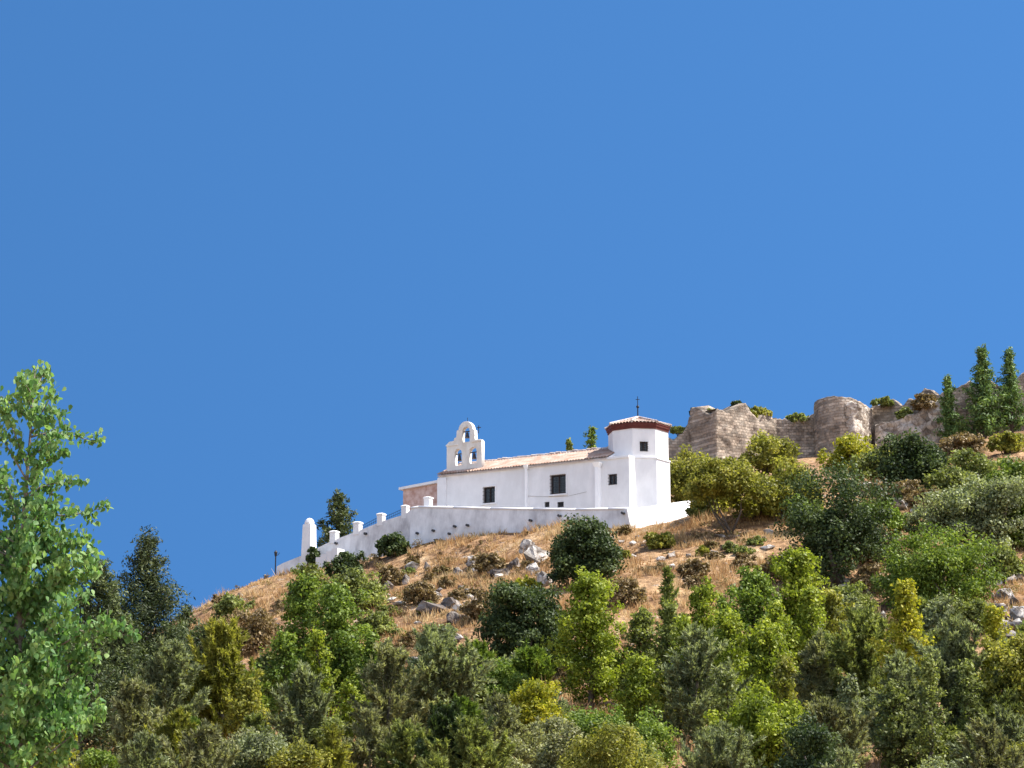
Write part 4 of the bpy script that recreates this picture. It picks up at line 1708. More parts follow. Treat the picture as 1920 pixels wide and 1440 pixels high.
ROCKS = [
    (884, 1063, 30, 16, 'rock', "squat white rock carrying a smaller round-topped white rock", 0),
    (882, 1052, 22, 16, 'rock', "round-topped white rock perched on a squat rock below the terrace wall", 0),
    (858, 1078, 36, 20, 'rock_dark', "dark grey rock just left of the two stacked white rocks", 10),
    (905, 1072, 26, 14, 'rock_dark', "small brownish rock just right of the two stacked white rocks", 0),
    (985, 1036, 48, 30, 'rock', "pale jagged rock at the top of the outcrop left of the dark oak bush", 20),
    (1006, 1052, 60, 36, 'rock', "large streaky grey-white rock beside the dark round oak bush", 35),
    (968, 1066, 60, 30, 'rock_dark', "dark broad rock at the left of the streaky outcrop", 0),
    (1000, 1076, 48, 26, 'rock', "white blocky rock in the middle of the streaky outcrop", 15),
    (1021, 1096, 46, 26, 'rock', "flat pale rock lying lowest at the left foot of the dark oak bush", 25),
    (775, 1070, 36, 24, 'rock', "white-topped rock in orange grass below the ramp wall", 10),
    (762, 1096, 22, 22, 'rock_dark', "small dark upright rock left below the white-topped rock", 0),
    (803, 1072, 30, 22, 'rock_dark', "dark hollow rock right of the white-topped rock", 0),
    (812, 1124, 42, 24, 'rock', "pale broken rock in the middle of the orange slope", 10),
    (750, 1134, 40, 9, 'rock', "flat light slab lying left of the pale broken rock", 0),
    (848, 1140, 60, 24, 'rock_dark', "dark ledge of rock below the pale broken rock", 8),
    (880, 1138, 36, 14, 'rock', "light slab at the right end of the dark ledge", -20),
    (860, 1168, 70, 26, 'rock_dark', "wide dark rock ledge above the small grey-green bush", 0),
    (868, 1228, 26, 16, 'rock', "small white rock right of the grey-green bush", 0),
    (408, 1203, 30, 16, 'rock', "small white rock under the dark overhang on the left ridge", 0),
    (418, 1184, 44, 20, 'rock_dark', "dark overhanging rock on the left ridge above the olive tree", 0),
    (1188, 1022, 26, 9, 'rock', "pale flat stone in the grass right of the dark oak bush", 0),
    (1166, 1120, 46, 14, 'rock_dark', "dark flat rock in the grass above the tall yellow-green tree", 0),
    (1176, 1126, 18, 8, 'rock', "little white stone on the dark flat rock", 0),
    (1040, 1306, 30, 14, 'rock', "pale stone low down left of the tall yellow-green tree", 20),
    (1690, 955, 60, 24, 'rock', "grey and white rock below the brown scrub right of the large dark oak", 10),
    (1722, 962, 36, 20, 'rock', "smaller white rock beside the grey and white rock", 0),
    (1668, 940, 40, 20, 'rock_dark', "dark rock touching the right side of the large dark oak", 0),
    (1590, 1092, 40, 12, 'rock', "pale slab at the foot of the large dark oak", 0),
    (1618, 1150, 28, 14, 'rock', "pale stone left of the yellow-leaved tree", 0),
    (1884, 1120, 60, 26, 'rock', "big pale rock at the right edge of the scree", 0),
    (1898, 1085, 50, 16, 'rock_dark', "brownish slab above the big pale rock of the scree", -10),
    (1876, 1150, 46, 24, 'rock_dark', "dark fissured rock in the middle of the scree", 0),
    (1908, 1160, 40, 30, 'rock', "white angular rock on the right side of the scree", 20),
    (1884, 1176, 40, 18, 'rock', "white rock at the foot of the scree", 10),
    (1905, 1200, 56, 16, 'rock_dark', "dark ledge under the scree", 0),
    (800, 1150, 110, 26, 'rock_dark', "long dark broken ledge crossing the middle of the orange slope", 6),
    (730, 1110, 50, 22, 'rock_dark', "dark crumbling rock above the flat light slab", 0),
    (935, 1080, 60, 22, 'rock_dark', "brown weathered rock between the stacked rocks and the streaky outcrop", 5),
    (1440, 1030, 30, 9, 'rock', "pale flat stone in tan grass left of the large dark oak", 0),
    (1350, 1008, 30, 8, 'rock', "thin pale slab in tan grass below the terrace corner", 0),
]
for r_ in ROCKS:
    rock(r_[0], r_[1], r_[2], r_[3], r_[4], r_[5], r_[6])
# many small loose stones, alike
src = []
for k in range(5):
    me = rock_mesh((0.7, 0.6, 0.45), 900 + k, 1)
    me.materials.append(M['rock'] if k < 3 else M['rock_dark'])
    src.append(me)
rg = np.random.default_rng(55)
zones = [(700, 1070, 1020, 1150, 46), (1130, 1000, 1460, 1110, 26), (1860, 1070, 1925, 1210, 46), (400, 1120, 540, 1200, 14), (1600, 900, 1730, 960, 16), (690, 1150, 860, 1300, 22), (1560, 1090, 1660, 1170, 14)]
for (x0, y0, x1, y1, n) in zones:
    for k in range(n):
        b_ = ghit(rg.uniform(min(x0, x1), max(x0, x1)), rg.uniform(min(y0, y1), max(y0, y1)))
        o_ = bpy.data.objects.new("loose_stone", src[rg.integers(5)])
        link(o_)
        s = rg.uniform(0.4, 1.5)
        o_.scale = (s, s, s * rg.uniform(.7, 1.1))
        o_.location = (b_[0], b_[1], b_[2] + 0.12 * s)
        o_.rotation_euler = (rg.normal() * .3, rg.normal() * .3, rg.uniform(0, 6.28))
        tag(o_, "small loose limestone half buried in the dry grass of the slope", "stone", "loose stones on the slope")
# ================================================================== plants
SL = "young trees on the lower slope"
BU = "bushes on the upper slope"
AB = "bushes between the chapel and the castle"
# --- young broadleaf trees standing on the lower slope
for (px, top, Y, w, mat, lab) in [
    (1105, 1081, 98, 130, 'f_lime', "tall slim yellow-green tree directly below the dark round oak bush"),
    (1312, 1098, 102, 92, 'f_lime', "bright lime tree tip standing against tan grass right of the slender twiggy tree"),
    (1400, 1074, 104, 125, 'f_green', "fresh green tree between the lime tree tip and the tallest lime tree"),
    (1478, 1038, 106, 125, 'f_lime', "tallest lime-green tree with a dark trunk, left of the large dark oak"),
    (645, 1110, 98, 138, 'f_green', "broad mid-green tree with a light crown below the ramp wall"),
    (574, 1083, 104, 100, 'f_green', "narrow mid-green tree at the left of the broad one below the ramp wall"),
    (1680, 1088, 82, 105, 'f_yellow', "slim tree with bright yellow leaves on the right of the slope"),
    (1830, 1138, 77, 95, 'f_yellow', "small pale yellow tree tip in front of the scree"),
    (1000, 1288, 84, 118, 'f_yellow', "yellow-green low tree left of the foot of the tall slim tree"),
    (1405, 1318, 76, 175, 'f_lime', "wide lime-yellow young tree at the bottom right of centre"),
    (1432, 1178, 90, 110, 'f_lime', "yellow-tinged young tree above the wide lime one"),
    (1205, 1148, 100, 92, 'f_olive', "olive-green tree at the right of the tall slim yellow-green tree"),
    (1872, 1205, 75, 160, 'f_yolive', "spreading yellow-olive tree at the right edge under the scree"),
    (150, 1332, 62, 62, 'f_yellow', "thin yellow sapling in front of the dark thicket at lower left"),
    (88, 1402, 58, 75, 'f_yellow', "tiny yellow sapling at the bottom left corner"),
    (665, 1280, 82, 70, 'f_lime', "small bright green sapling beside the grey feathery tree"),
    (1192, 1235, 86, 100, 'f_lime', "lime tree between the tall slim tree and the twiggy grey tree"),
    (1485, 1345, 78, 110, 'f_lime', "lime tree joined to the right side of the wide lime-yellow one at the bottom"),
    (1362, 1150, 96, 90, 'f_lime', "lime tree beside the twiggy grey tree, below the lime tree tip"),
    (548, 1190, 92, 90, 'f_green', "green tree between the wide olive-yellow tree and the narrow mid-green one"),
    (1545, 1110, 110, 80, 'f_yolive', "thin olive-yellow tree behind the tallest lime tree"),
]:
    plant(column_tree, "young_tree", px, top, w * 1.05, mat, lab, Y=Y, group=SL)
# --- feathery grey-green trees
FE = "feathery grey-green trees along the bottom"
for (px, top, Y, w, mat, lab, kw) in [
    (445, 1180, 84, 185, 'f_yolive', "wide olive-yellow feathery tree below the orange ridge", {}),
    (590, 1262, 76, 155, 'f_grey', "grey-green feathery tree in front of the broad mid-green tree", {}),
    (738, 1212, 80, 150, 'f_brown', "sparse brownish tree with bare rising twigs left of the centre grey tree", dict(dens=.6)),
    (850, 1192, 82, 195, 'f_grey', "large grey-green feathery tree with two dark stems at bottom centre", {}),
    (1295, 1185, 86, 175, 'f_grey', "twiggy grey tree with pale rising branches right of the olive tree", dict(dens=.55)),
    (1618, 1160, 88, 190, 'f_olive', "broad olive-green feathery tree below the large dark oak", {}),
    (1768, 1178, 77, 215, 'f_grey', "biggest dark grey-green feathery tree under the bright yellow tree", dict(dens=1.2)),
    (1858, 1318, 72, 160, 'f_olive', "low olive tree in the bottom right corner", {}),
    (335, 1212, 82, 150, 'f_grey', "grey-green tree with drooping twigs in front of the dark pine", {}),
    (275, 1285, 74, 150, 'f_brown', "brownish feathery tree right of the dark thicket at lower left", {}),
    (935, 1318, 72, 150, 'f_brown', "brown-grey feathery tree left of the green bush at the bottom", dict(dens=.7)),
    (1545, 1330, 72, 165, 'f_brown', "dull brown feathery tree at the bottom beside the lime-yellow tree", {}),
    (1512, 1195, 88, 112, 'f_brown', "brown-green narrow tree under the tallest lime tree", {}),
    (1243, 1058, 104, 66, 'f_olive', "slender twiggy tree with a bare tip rising over the tan grass", dict(dens=.6, rise=(35, 70))),
    (700, 1340, 74, 110, 'f_brown', "scraggy low tree at bottom between grey feathery trees", dict(dens=.6)),
    (1672, 1235, 75, 150, 'f_grey', "grey feathery tree hiding the foot of the bright yellow tree", {}),
    (90, 1290, 66, 170, 'f_brown', "dull grey-brown tree in the shade under the near leafy poplar", {}),
    (505, 1345, 68, 120, 'f_olive', "low olive bush-like tree at the bottom left of the slope", {}),
    (1190, 1250, 88, 90, 'f_olive', "open olive tree with a thin dark trunk at bottom centre right", {}),
]:
    plant(feather_tree, "feathery_tree", px, top, w * 1.05, mat, lab, Y=Y, group=FE, **kw)
# --- dense conifers on the left
for (px, top, Y, w, mat, lab, kw) in [
    (298, 994, 92, 300, 'f_dpine', "tall dark pine with a twin tip standing against the sky", dict(pw=1.1, rough=.4, dens=1.3)),
    (203, 1050, 88, 205, 'f_pine', "lighter green pine left of the tall dark pine, half behind the poplar", dict(pw=.7)),
    (368, 1140, 96, 120, 'f_pine', "small dark pine at the right shoulder of the tall dark pine", dict(pw=.5)),
    (180, 1195, 76, 230, 'f_pine', "wide dark pine thicket under the near poplar branches", dict(pw=.5)),
    (345, 1180, 90, 150, 'f_pine', "low dark pine at the right foot of the tall dark pine", dict(pw=.45)),
    (250, 1160, 86, 150, 'f_pine', "bushy dark pine between the tall pine and the poplar", dict(pw=.5)),
    (235, 1085, 94, 140, 'f_dpine', "dark pine close at the left side of the tall dark pine", dict(pw=.8)),
    (405, 1172, 94, 100, 'f_dpine', "small dark pine at the edge of the orange ridge", dict(pw=.7)),
    (60, 1240, 80, 160, 'f_pine', "dark pine behind the near poplar at the left edge", dict(pw=.5)),
]:
    plant(conifer, "pine_tree", px, top, w, mat, lab, Y=Y, group="dark pines at the left", **kw)
# --- bushes at the very bottom
for (px, top, Y, w, mat, lab) in [
    (1140, 1340, 74, 250, 'f_green', "broad bright green bush at the bottom under the tall slim tree"),
    (432, 1398, 62, 95, 'f_lime', "small bright green bush at the bottom edge left of centre"),
    (232, 1382, 62, 95, 'f_green', "small leafy green bush at the bottom edge near the yellow sapling"),
]:
    plant(bush, "leafy_bush", px, top, w, mat, lab, Y=Y, group="leafy bushes at the bottom")
# --- upper slope bushes, by the foot of each
for (kind, px, top, base, w, mat, lab, grp, kw) in [
    ("oak_bush", 1098, 970, 1098, 140, 'f_dark', "round dark green oak bush under the middle of the terrace wall", BU, dict(dens=1.3, lumps=170)),
    ("oak_bush", 985, 1092, 1245, 195, 'f_dark', "large dark green bush left of the tall slim yellow-green tree", BU, dict(dens=1.2)),
    ("leafy_bush", 935, 1226, 1330, 118, 'f_green', "bright green bush just below the large dark green bush", BU, {}),
    ("oak_tree", 1572, 858, 1092, 235, 'f_dark', "largest dark oak with tangled crown right of the tan grass", BU, dict(gap=.08, lumps=110)),
    ("oak_bush", 1714, 812, 922, 140, 'f_dark', "dense dark green bush below the right part of the castle wall", AB, dict(dens=1.2)),
    ("olive_bush", 1442, 813, 895, 118, 'f_yolive', "round yellow-olive bush before the left castle tower", AB, {}),
    ("olive_bush", 1590, 820, 890, 125, 'f_yellow', "bright yellow-green bush at the foot of the round castle tower", AB, {}),
    ("olive_bush", 1300, 845, 950, 145, 'f_yolive', "yellow-olive bush touching the right side of the chapel tower", AB, {}),
    ("olive_tree", 1375, 868, 1002, 165, 'f_yolive', "olive tree with a thin dark leaning trunk right of the sunlit wall", AB, dict(stem_show=.32, gap=.1)),
    ("olive_bush", 1478, 866, 972, 135, 'f_yolive', "yellowish bush between the olive tree and the largest dark oak", AB, {}),
    ("olive_bush", 1845, 900, 1040, 200, 'f_grey', "wide grey-green bush at the right edge under the conifers", BU, {}),
    ("oak_bush", 1768, 972, 1165, 225, 'f_green', "tall spreading green bush above the yellow-leaved tree", BU, dict(lumps=100)),
    ("olive_bush", 1828, 852, 925, 130, 'f_olive', "olive bush in dry grass under the three conifers", BU, {}),
    ("olive_bush", 1905, 925, 1030, 90, 'f_green', "fresh green bush cut by the right edge", BU, {}),
    ("olive_bush", 658, 1076, 1150, 160, 'f_olive', "low grey-olive mound of bush under the ramp wall", BU, {}),
    ("oak_bush", 645, 1038, 1085, 78, 'f_dark', "very dark low bush at the foot of the ramp wall", BU, {}),
    ("ivy_bush", 738, 1000, 1045, 66, 'f_dark', "dark bush leaning against the ramp wall beside the terrace corner", BU, {}),
    ("olive_bush", 580, 1058, 1130, 80, 'f_olive', "olive bush on the ridge below the gate pillar", BU, {}),
    ("oak_bush", 586, 1016, 1048, 26, 'f_dark', "tiny dark bush at the right of the gate pillar", BU, {}),
    ("olive_bush", 432, 1112, 1165, 66, 'f_olive', "small olive bush on the bare orange ridge", BU, {}),
    ("dry_scrub", 1470, 1030, 1095, 85, 'f_scrub', "brown withered scrub left below the largest dark oak", BU, {}),
    ("dry_scrub", 1690, 905, 950, 90, 'f_scrub', "purplish brown scrub right of the largest dark oak", BU, {}),
    ("dry_scrub", 1735, 915, 960, 60, 'f_scrub', "small brown scrub under the dense dark green bush", BU, {}),
    ("dry_scrub", 1640, 985, 1060, 90, 'f_scrub', "brown scrub at the right foot of the largest dark oak", BU, {}),
    ("dry_scrub", 1590, 1095, 1160, 110, 'f_olive', "dull dry bush on stones below the largest dark oak", BU, {}),
    ("dry_scrub", 1170, 1085, 1135, 90, 'f_scrub', "brown scrub patch above the tall slim yellow-green tree", BU, {}),
    ("olive_bush", 820, 1168, 1235, 76, 'f_grey', "small grey-green bush under the dark rock ledge", BU, {}),
    ("olive_bush", 990, 1082, 1120, 60, 'f_yellow', "yellow-green shrub on top of the large dark green bush", BU, {}),
    ("dry_scrub", 920, 1040, 1075, 66, 'f_scrub', "brown scrub between the stacked white rocks and the streaky outcrop", BU, {}),
    ("dry_scrub", 1060, 1240, 1300, 60, 'f_scrub', "rusty scrub left of the tall slim tree's foot", BU, {}),
    ("dry_scrub", 1800, 818, 860, 100, 'f_scrub', "dry rusty scrub along the foot of the castle rampart", AB, {}),
    ("dry_scrub", 1890, 812, 850, 80, 'f_yolive', "dry yellow scrub at the right edge below the conifers", AB, {}),
    ("olive_bush", 1308, 938, 972, 42, 'f_olive', "small olive bush growing at the end of the sunlit wall", AB, {}),
    ("olive_bush", 1520, 930, 1000, 90, 'f_green', "green bush joined to the left side of the largest dark oak", BU, {}),
    ("olive_bush", 1640, 850, 905, 100, 'f_olive', "olive bush between the bright yellow-green bush and the dense dark bush", AB, {}),
    ("dry_scrub", 400, 1165, 1215, 70, 'f_scrub', "dark withered scrub under the left ridge", BU, {}),
    ("dry_scrub", 480, 1140, 1230, 110, 'f_scrub', "brown scrub on the ridge above the wide olive-yellow tree", BU, {}),
    ("dry_scrub", 790, 1092, 1132, 70, 'f_scrub', "brown scrub just above the pale broken rock", BU, {}),
    ("dry_scrub", 735, 1062, 1098, 50, 'f_scrub', "brown scrub left of the white-topped rock", BU, {}),
    ("dry_scrub", 905, 1112, 1160, 80, 'f_scrub', "brown scrub at the right end of the dark ledge", BU, {}),
    ("olive_bush", 705, 1148, 1195, 80, 'f_olive', "low olive bush on the orange slope right of the broad mid-green tree", BU, {}),
    ("dry_scrub", 1240, 1000, 1030, 60, 'f_yolive', "low yellowish scrub in tan grass below the sunlit wall", BU, {}),
    ("dry_scrub", 1300, 1050, 1085, 60, 'f_scrub', "low brown scrub in the middle of the tan grass", BU, {}),
    ("olive_bush", 1780, 878, 950, 110, 'f_olive', "olive bush between the dense dark green bush and the wide grey-green bush", BU, {}),
    ("olive_bush", 1745, 950, 1010, 100, 'f_grey', "grey-green bush right of the grey and white rock", BU, {}),
    ("olive_bush", 1880, 1020, 1090, 100, 'f_olive', "olive bush above the scree at the right edge", BU, {}),
    ("olive_bush", 1900, 865, 930, 100, 'f_green', "green bush at the right edge in dry grass below the conifers", BU, {}),
    ("olive_bush", 1660, 838, 890, 80, 'f_yolive', "yellow-olive bush left of the dense dark green bush", AB, {}),
    ("oak_bush", 1545, 1000, 1085, 120, 'f_dark', "dark bush filling the left foot of the largest dark oak", BU, {}),
    ("olive_bush", 1420, 890, 975, 110, 'f_yolive', "yellow-olive bush right behind the leaning olive tree", AB, {}),
    ("olive_bush", 1700, 1050, 1130, 130, 'f_olive', "olive bush at the left of the tall spreading green bush", BU, {}),
    ("olive_bush", 1655, 930, 1010, 110, 'f_green', "green bush joined to the right side of the largest dark oak", BU, {}),
    ("olive_bush", 1340, 905, 965, 90, 'f_yolive', "yellow-olive bush left behind the leaning olive tree", AB, {}),
    ("olive_bush", 1820, 1130, 1190, 120, 'f_olive', "olive bush at the left foot of the scree", BU, {}),
    ("olive_bush", 1590, 1120, 1190, 110, 'f_grey', "grey bush under the pale slab below the largest dark oak", BU, {}),
    ("olive_bush", 1630, 1060, 1110, 70, 'f_scrub', "reddish dry bush right of the slab under the largest dark oak", BU, {}),
]:
    plant(bush, kind, px, top, w, mat, lab, pybase=base, group=grp, **kw)
# --- dry tussocks, alike
rgd = np.random.default_rng(8)
for (x0, y0, x1, y1, n) in [(690, 1050, 1020, 1150, 16), (1150, 1000, 1450, 1110, 15), (400, 1120, 540, 1200, 6), (1600, 850, 1900, 960, 8), (700, 1150, 860, 1260, 6)]:
    for k in range(n):
        b_ = ghit(rgd.uniform(x0, x1), rgd.uniform(y0, y1))
        bush("dry_tussock", b_ - np.array([0, 0, .1]), rgd.uniform(.9, 2.2), rgd.uniform(.45, .9), str(rgd.choice(['f_scrub', 'f_under', 'f_yolive', 'f_olive'], p=[.35, .3, .15, .2])),
             "low rounded tussock of dry herbs in the straw-coloured grass of the slope", group="dry tussocks on the slope", leaf=.16, lumps=24)
# --- a stand of slim saplings between the larger trees: alike
rgs = np.random.default_rng(12)
for (px, top, Y, w, mat) in [
    (520, 1225, 95, 80, 'f_olive'), (610, 1180, 92, 75, 'f_lime'), (700, 1190, 96, 80, 'f_green'), (790, 1260, 86, 80, 'f_olive'),
    (905, 1290, 84, 70, 'f_olive'), (1150, 1230, 104, 60, 'f_green'), (1245, 1130, 98, 75, 'f_olive'),
    (1275, 1160, 95, 75, 'f_lime'), (1345, 1125, 98, 75, 'f_green'), (1440, 1130, 100, 80, 'f_lime'), (1505, 1100, 102, 80, 'f_lime'),
    (1540, 1190, 92, 80, 'f_olive'), (1460, 1240, 84, 80, 'f_yolive'), (1610, 1210, 92, 80, 'f_olive'), (1720, 1230, 72, 80, 'f_olive'),
    (1790, 1240, 74, 80, 'f_olive'), (1905, 1270, 72, 90, 'f_yolive'), (1650, 1280, 74, 80, 'f_olive'), (1570, 1270, 80, 80, 'f_grey'),
    (400, 1240, 90, 80, 'f_olive'), (480, 1280, 82, 80, 'f_yolive'), (1350, 1260, 84, 75, 'f_olive'),
]:
    plant(column_tree, "slim_sapling", px, top, w, mat, "slim upright sapling in the close stand of mixed saplings on the lower slope", Y=Y, group="slim saplings on the lower slope", point=1.05)
# --- tangled thicket filling the gaps low on the slope: alike, and too mixed up to tell apart
rgt = np.random.default_rng(31)
thick = []
for k in range(64):
    Yk = rgt.uniform(84, 116)
    pxk = rgt.uniform(150, 1930)
    if 640 < pxk < 760 and Yk < 90 or 1230 < pxk < 1330 and 76 < Yk < 90:
        continue                                      # two clearings of bare dry grass
    if 1040 < pxk < 1170 and Yk < 101:
        continue
    if pxk < 400 and Yk > 96:
        continue
    thick.append((pxk, Yk))
for k in range(30):                                   # nearer shrubs along the lower edge of the wood
    pxk = rgt.uniform(215, 1930)
    if 640 < pxk < 745 or 1240 < pxk < 1320:
        continue
    thick.append((pxk, rgt.uniform(58, 76)))
thick += [(300, 60), (352, 64), (408, 59), (462, 63), (520, 60), (375, 70)]
for (pxk, Yk) in thick:
    p = at(pxk, 720, Yk)
    b_ = np.array([p[0], Yk, g1(p[0], Yk) - .1])
    mt = rgt.choice(['f_olive', 'f_grey', 'f_brown', 'f_green', 'f_dark', 'f_yolive'], p=[.26, .24, .16, .14, .14, .06])
    fn = feather_tree if rgt.random() < .45 else bush
    fn("thicket_shrub", b_, rgt.uniform(1.6, 3.2), rgt.uniform(1.1, 2.5) + (0.045 * (80 - Yk) if Yk < 80 else 0), str(mt), "mixed low shrub in the tangled thicket between the trees at the foot of the slope", cat="bush", group="shrubs of the thicket at the foot of the slope")
# --- conifers near the castle and the chapel
for (px, top, Y, w, lab) in [
    (1775, 702, 221, 66, "shortest conifer, leftmost of the three before the castle rampart"),
    (1841, 644, 221, 100, "tallest conifer, standing in the middle of the three before the rampart"),
    (1893, 651, 222, 84, "narrow conifer at the right of the tallest one before the rampart"),
]:
    plant(conifer, "slim_conifer", px, top, w, 'f_conifer', lab, Y=Y, group="conifers before the rampart", pw=.85, rough=.45, rise=28, dens=1.2)
plant(conifer, "cypress_tree", 638, 926, 105, 'f_pine', "grey-green conifer rising behind the ramp wall", Y=187, group="trees behind the walls", pw=.5, rough=.5)
plant(conifer, "young_tree", 1106, 794, 62, 'f_green', "small green treetop peeping over the chapel roof beside the tower", pw=.7, rise=30, Y=186, group="trees behind the walls")
plant(column_tree, "young_tree", 1069, 824, 28, 'f_olive', "tiny dark treetop peeping over the middle of the chapel roof", Y=186, group="trees behind the walls")
# --- tufts growing on top of the ruin
for (px, top, base, Y, w, mat, lab) in [
    (1388, 752, 772, 228.5, 34, 'f_pine', "dark shrub growing on top of the left castle tower"),
    (1328, 768, 784, 227.5, 36, 'f_olive', "olive tuft on the broken top of the left tower"),
    (1420, 764, 784, 229.5, 60, 'f_yolive', "yellow dry tuft on the right half of the left tower"),
    (1300, 764, 780, 229, 14, 'f_pine', "tiny dark tuft on the left tip of the castle tower"),
    (1500, 778, 792, 230.8, 66, 'f_olive', "low growth along the curtain wall between the towers"),
    (1655, 748, 759, 227.5, 50, 'f_olive', "dark growth on the rampart right of the round tower"),
    (1696, 765, 785, 226.0, 32, 'f_olive', "green tuft in the breach of the rampart"),
    (1735, 742, 768, 225.2, 50, 'f_scrub', "brown tuft on the sloping rampart top"),
    (1272, 800, 812, 229.6, 30, 'f_olive', "low tuft on the castle wall just right of the chapel tower"),
]:
    p = at(px, base, Y)
    h = at(px, top, Y)[2] - p[2]
    bush("wall_shrub", p, w / ppm(Y), h, mat, lab, group="shrubs growing on the ruin")

# ------------------------------------------------------------------ the near poplar
PY_ = 27.0


def poplar():
    rg = np.random.default_rng(77)
    b0 = at(48, 720, PY_)
    base = np.array([b0[0], PY_, g1(b0[0], PY_)])
    t = empty("poplar_tree", base, "near leafy poplar at the left edge with large light green leaves", "tree")
    A = lambda x, y, dy=0.0: at(x, y, PY_ + dy)
    tr = MB()
    tpts = [base - np.array([0, 0, .3]), A(40, 1500), A(30, 1300, .05), A(38, 1100, .0), A(48, 930), A(58, 800), A(66, 690)]
    tr.tube(tpts, [.13, .10, .075, .05, .028, .014, .005], 9)
    branches = []      # (start, mid, tip, spread)
    spec = [((56, 820), (110, 800), (182, 832)), ((45, 950), (110, 985), (200, 948)), ((58, 800), (85, 770), (98, 735)), ((50, 910), (90, 850), (125, 848)),
            ((40, 1060), (120, 1010), (165, 1010)), ((38, 1110), (150, 1090), (178, 1062)), ((36, 1200), (150, 1170), (255, 1195)), ((34, 1230), (130, 1120), (160, 1120)),
            ((52, 880), (25, 800), (5, 765)), ((44, 980), (10, 900), (-30, 860)), ((40, 1080), (-10, 1000), (-70, 960)), ((60, 770), (45, 730), (48, 712)),
            ((36, 1150), (-30, 1090), (-110, 1060)), ((32, 1250), (-50, 1180), (-140, 1150)), ((32, 1300), (100, 1230), (180, 1230)), ((32, 1320), (-40, 1270), (-120, 1270)),
            ((34, 1290), (60, 1180), (120, 1060)), ((33, 1340), (70, 1290), (100, 1250)), ((62, 740), (75, 710), (84, 700)), ((40, 1040), (70, 960), (110, 905)),
            ((34, 1380), (-30, 1340), (-90, 1360)), ((34, 1400), (50, 1350), (70, 1330)), ((35, 1260), (120, 1200), (205, 1165)), ((36, 1180), (90, 1090), (135, 1040)), ((34, 1330), (0, 1230), (-40, 1200)),
            ((60, 790), (30, 770), (12, 748)), ((58, 810), (85, 790), (104, 772)), ((50, 900), (20, 850), (-8, 800)), ((54, 860), (80, 840), (112, 815)), ((48, 930), (85, 900), (150, 905)), ((62, 745), (52, 725), (40, 712)), ((40, 1000), (60, 930), (70, 870)), ((40, 1020), (15, 940), (8, 880))]
    for (s, m_, e) in spec:
        dy = rg.uniform(-.6, .6)
        branches.append((A(*s), A(*m_, dy * .6), A(*e, dy), 1.0))
    # boughs towards and away from the camera, lower down
    for k in range(64):
        y0 = rg.uniform(1020, 1480)
        s = A(36, y0)
        az = rg.uniform(0, 6.28)
        ln = rg.uniform(.5, 1.3) * (0.45 + 0.55 * min(1, (y0 - 980) / 200))
        e = s + np.array([math.cos(az) * ln * .9, math.sin(az) * ln, ln * rg.uniform(.35, .9)])
        branches.append((s, s * .5 + e * .5 + np.array([0, 0, -.05]), e, 1.0))
    LP, LD = [], []
    for (s, m_, e, sp) in branches:
        L_ = np.linalg.norm(m_ - s) + np.linalg.norm(e - m_)
        path = [s + (m_ - s) * 2 * f * 1 if f < .5 else m_ + (e - m_) * (2 * f - 1) for f in np.linspace(0, 1, 9)]
        path = [(1 - f) ** 2 * s + 2 * f * (1 - f) * m_ + f * f * e for f in np.linspace(0, 1, 9)]
        tr.tube(path, list(np.linspace(.008 + .010 * L_, .003, 9)), 5)
        for k in range(int(7 + L_ * (12 if s[2] > A(0, 1060)[2] else 20))):
            f = rg.uniform(.10, 1.0)
            c = (1 - f) ** 2 * s + 2 * f * (1 - f) * m_ + f * f * e
            d = unit(e - s) * .6 + rg.normal(size=3) * .6 + np.array([0, 0, .35])
            d = unit(d)
            ln = rg.uniform(.08, .30) * (1.15 - .55 * f)
            tip = c + d * ln
            tr.tube([c, tip], [.003, .0015], 3)
            nl = int(rg.integers(5, 11))
            for j in range(nl):
                q = c + d * ln * rg.uniform(.25, 1.05)
                LP.append(q + rg.normal(size=3) * .045 + np.array([0, 0, -.02]))
        for j in range(5):
            LP.append(e + rg.normal(size=3) * .025)
    for k in range(70):                               # leaves along the leader
        f = rg.uniform(.62, 1)
        LP.append(poly_at(tpts, f) + rg.normal(size=3) * (.10 * (1.25 - f) + .02))
    LP = np.array(LP)
    n = len(LP)
    # rhombic pointed leaf hanging from its stalk: six corners
    down = unit(np.array([0, 0, -1.0]) + RNG.normal(size=(n, 3)) * .55)
    nr = unit(RNG.normal(size=(n, 3)) + np.array([.25, -.5, .35]))
    side = unit(np.cross(nr, down))
    nn = np.cross(down, side)
    s = RNG.uniform(.028, .056, n)[:, None]
    o_ = [(-.85, 0, 0), (-.45, .62, .10), (.15, .55, .10), (1.1, 0, -.05), (.15, -.55, .10), (-.45, -.62, .10)]
    V = np.stack([LP + down * (a * s) + side * (b * s) + nn * (c * s) for a, b, c in o_], 1).reshape(-1, 3)
    Fc = np.arange(len(V)).reshape(-1, 6)
    Fq = np.concatenate([Fc[:, [0, 1, 2, 3]], Fc[:, [0, 3, 4, 5]]])
    tr.build("trunk", M['bark_pale'], t, smooth=True)
    mesh_np("crown", V, Fq, M['f_poplar'], t)
    print("poplar leaves", n)


poplar()
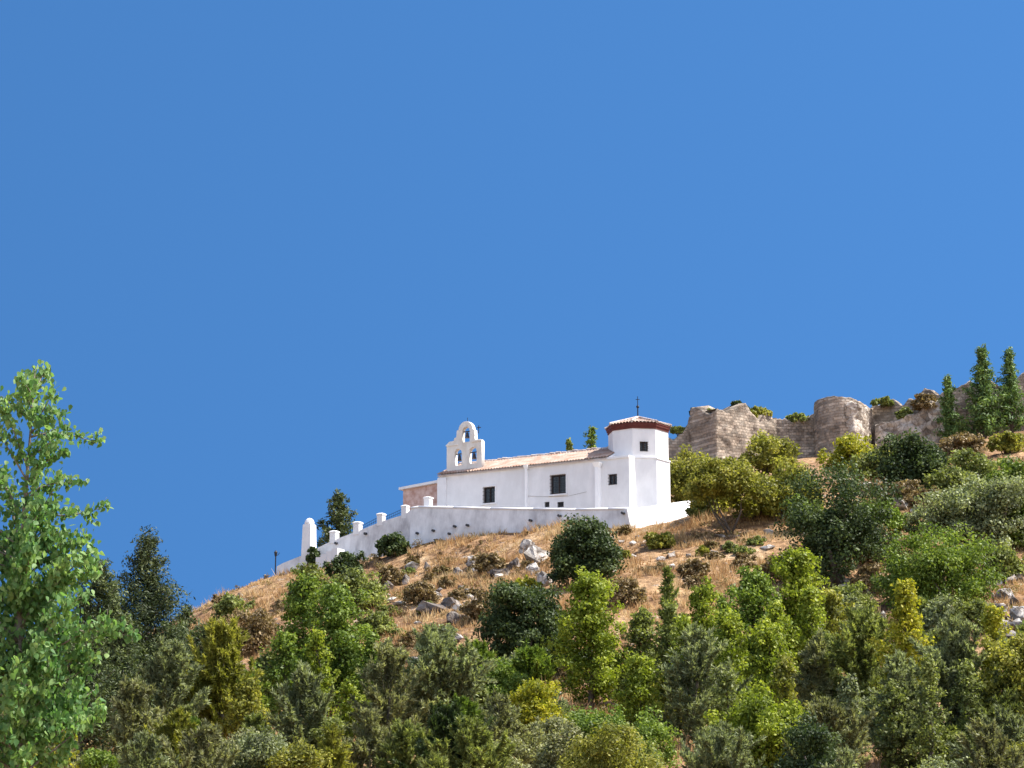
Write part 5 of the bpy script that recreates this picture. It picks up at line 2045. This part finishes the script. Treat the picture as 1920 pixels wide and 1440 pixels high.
# ================================================================== light
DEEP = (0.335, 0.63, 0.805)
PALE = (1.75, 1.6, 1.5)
EXPO = 1.33
SUN = np.array([0.56, 0.05, 0.82])
SUN /= np.linalg.norm(SUN)
el = math.asin(SUN[2])
azr = math.atan2(SUN[0], SUN[1])            # clockwise from +Y
sd = bpy.data.lights.new("sun", 'SUN')
sd.energy = 4.2
sd.angle = R(0.53)
sd.color = (1.0, 0.955, 0.88)
so = bpy.data.objects.new("sun", sd)
link(so)
so.rotation_euler = Vector(SUN).to_track_quat('Z', 'Y').to_euler()
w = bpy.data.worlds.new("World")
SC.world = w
w.use_nodes = True
nt = w.node_tree
nt.nodes.clear()
L = nt.links
out = nt.nodes.new("ShaderNodeOutputWorld")
bg = nt.nodes.new("ShaderNodeBackground")
def nishita(dust, ozone):
    k = nt.nodes.new("ShaderNodeTexSky")
    k.sky_type = 'NISHITA'
    k.sun_disc = False
    k.sun_elevation = el
    k.sun_rotation = azr
    k.altitude = 600
    k.air_density = 1.0
    k.dust_density = dust
    k.ozone_density = ozone
    return k


def mul(a, c):
    m_ = N(nt, "ShaderNodeMixRGB", blend_type='MULTIPLY')
    m_.inputs[0].default_value = 1
    L.new(a, m_.inputs[1])
    m_.inputs[2].default_value = (c[0], c[1], c[2], 1)
    return m_.outputs[0]


tc = nt.nodes.new("ShaderNodeTexCoord")
gen = tc.outputs["Generated"]
# deep blue of the clear northern half: the high-sky colour reaches down to the hill
ad = N(nt, "ShaderNodeVectorMath", operation='ADD')
L.new(gen, ad.inputs[0])
ad.inputs[1].default_value = (0, 0, 0.7)
nm = N(nt, "ShaderNodeVectorMath", operation='NORMALIZE')
L.new(ad.outputs[0], nm.inputs[0])
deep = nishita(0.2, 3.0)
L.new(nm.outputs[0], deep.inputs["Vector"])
# added fill: unseen southern sky behind the viewer made bright to lift shaded walls
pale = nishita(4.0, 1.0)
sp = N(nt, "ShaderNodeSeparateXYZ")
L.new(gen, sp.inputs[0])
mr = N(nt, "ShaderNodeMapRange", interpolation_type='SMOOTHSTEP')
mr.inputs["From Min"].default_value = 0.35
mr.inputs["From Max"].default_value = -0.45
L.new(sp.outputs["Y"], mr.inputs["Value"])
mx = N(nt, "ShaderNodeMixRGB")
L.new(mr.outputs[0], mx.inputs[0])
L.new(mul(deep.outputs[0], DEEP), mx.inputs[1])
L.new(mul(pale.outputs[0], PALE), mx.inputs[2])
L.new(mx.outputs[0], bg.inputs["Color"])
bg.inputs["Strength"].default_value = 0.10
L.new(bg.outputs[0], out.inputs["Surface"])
vs = SC.view_settings
vs.view_transform = 'Standard'
vs.look = 'None'
vs.exposure = EXPO
vs.gamma = 1.0
vs.use_curve_mapping = False
SC.cycles.max_bounces = 8
SC.cycles.diffuse_bounces = 4
SC.cycles.transmission_bounces = 4
SC.cycles.use_adaptive_sampling = True
SC.cycles.use_denoising = True
SC.cycles.denoiser = 'OPENIMAGEDENOISE'
SC.cycles.denoising_input_passes = 'RGB_ALBEDO_NORMAL'
SC.cycles.denoising_prefilter = 'ACCURATE'
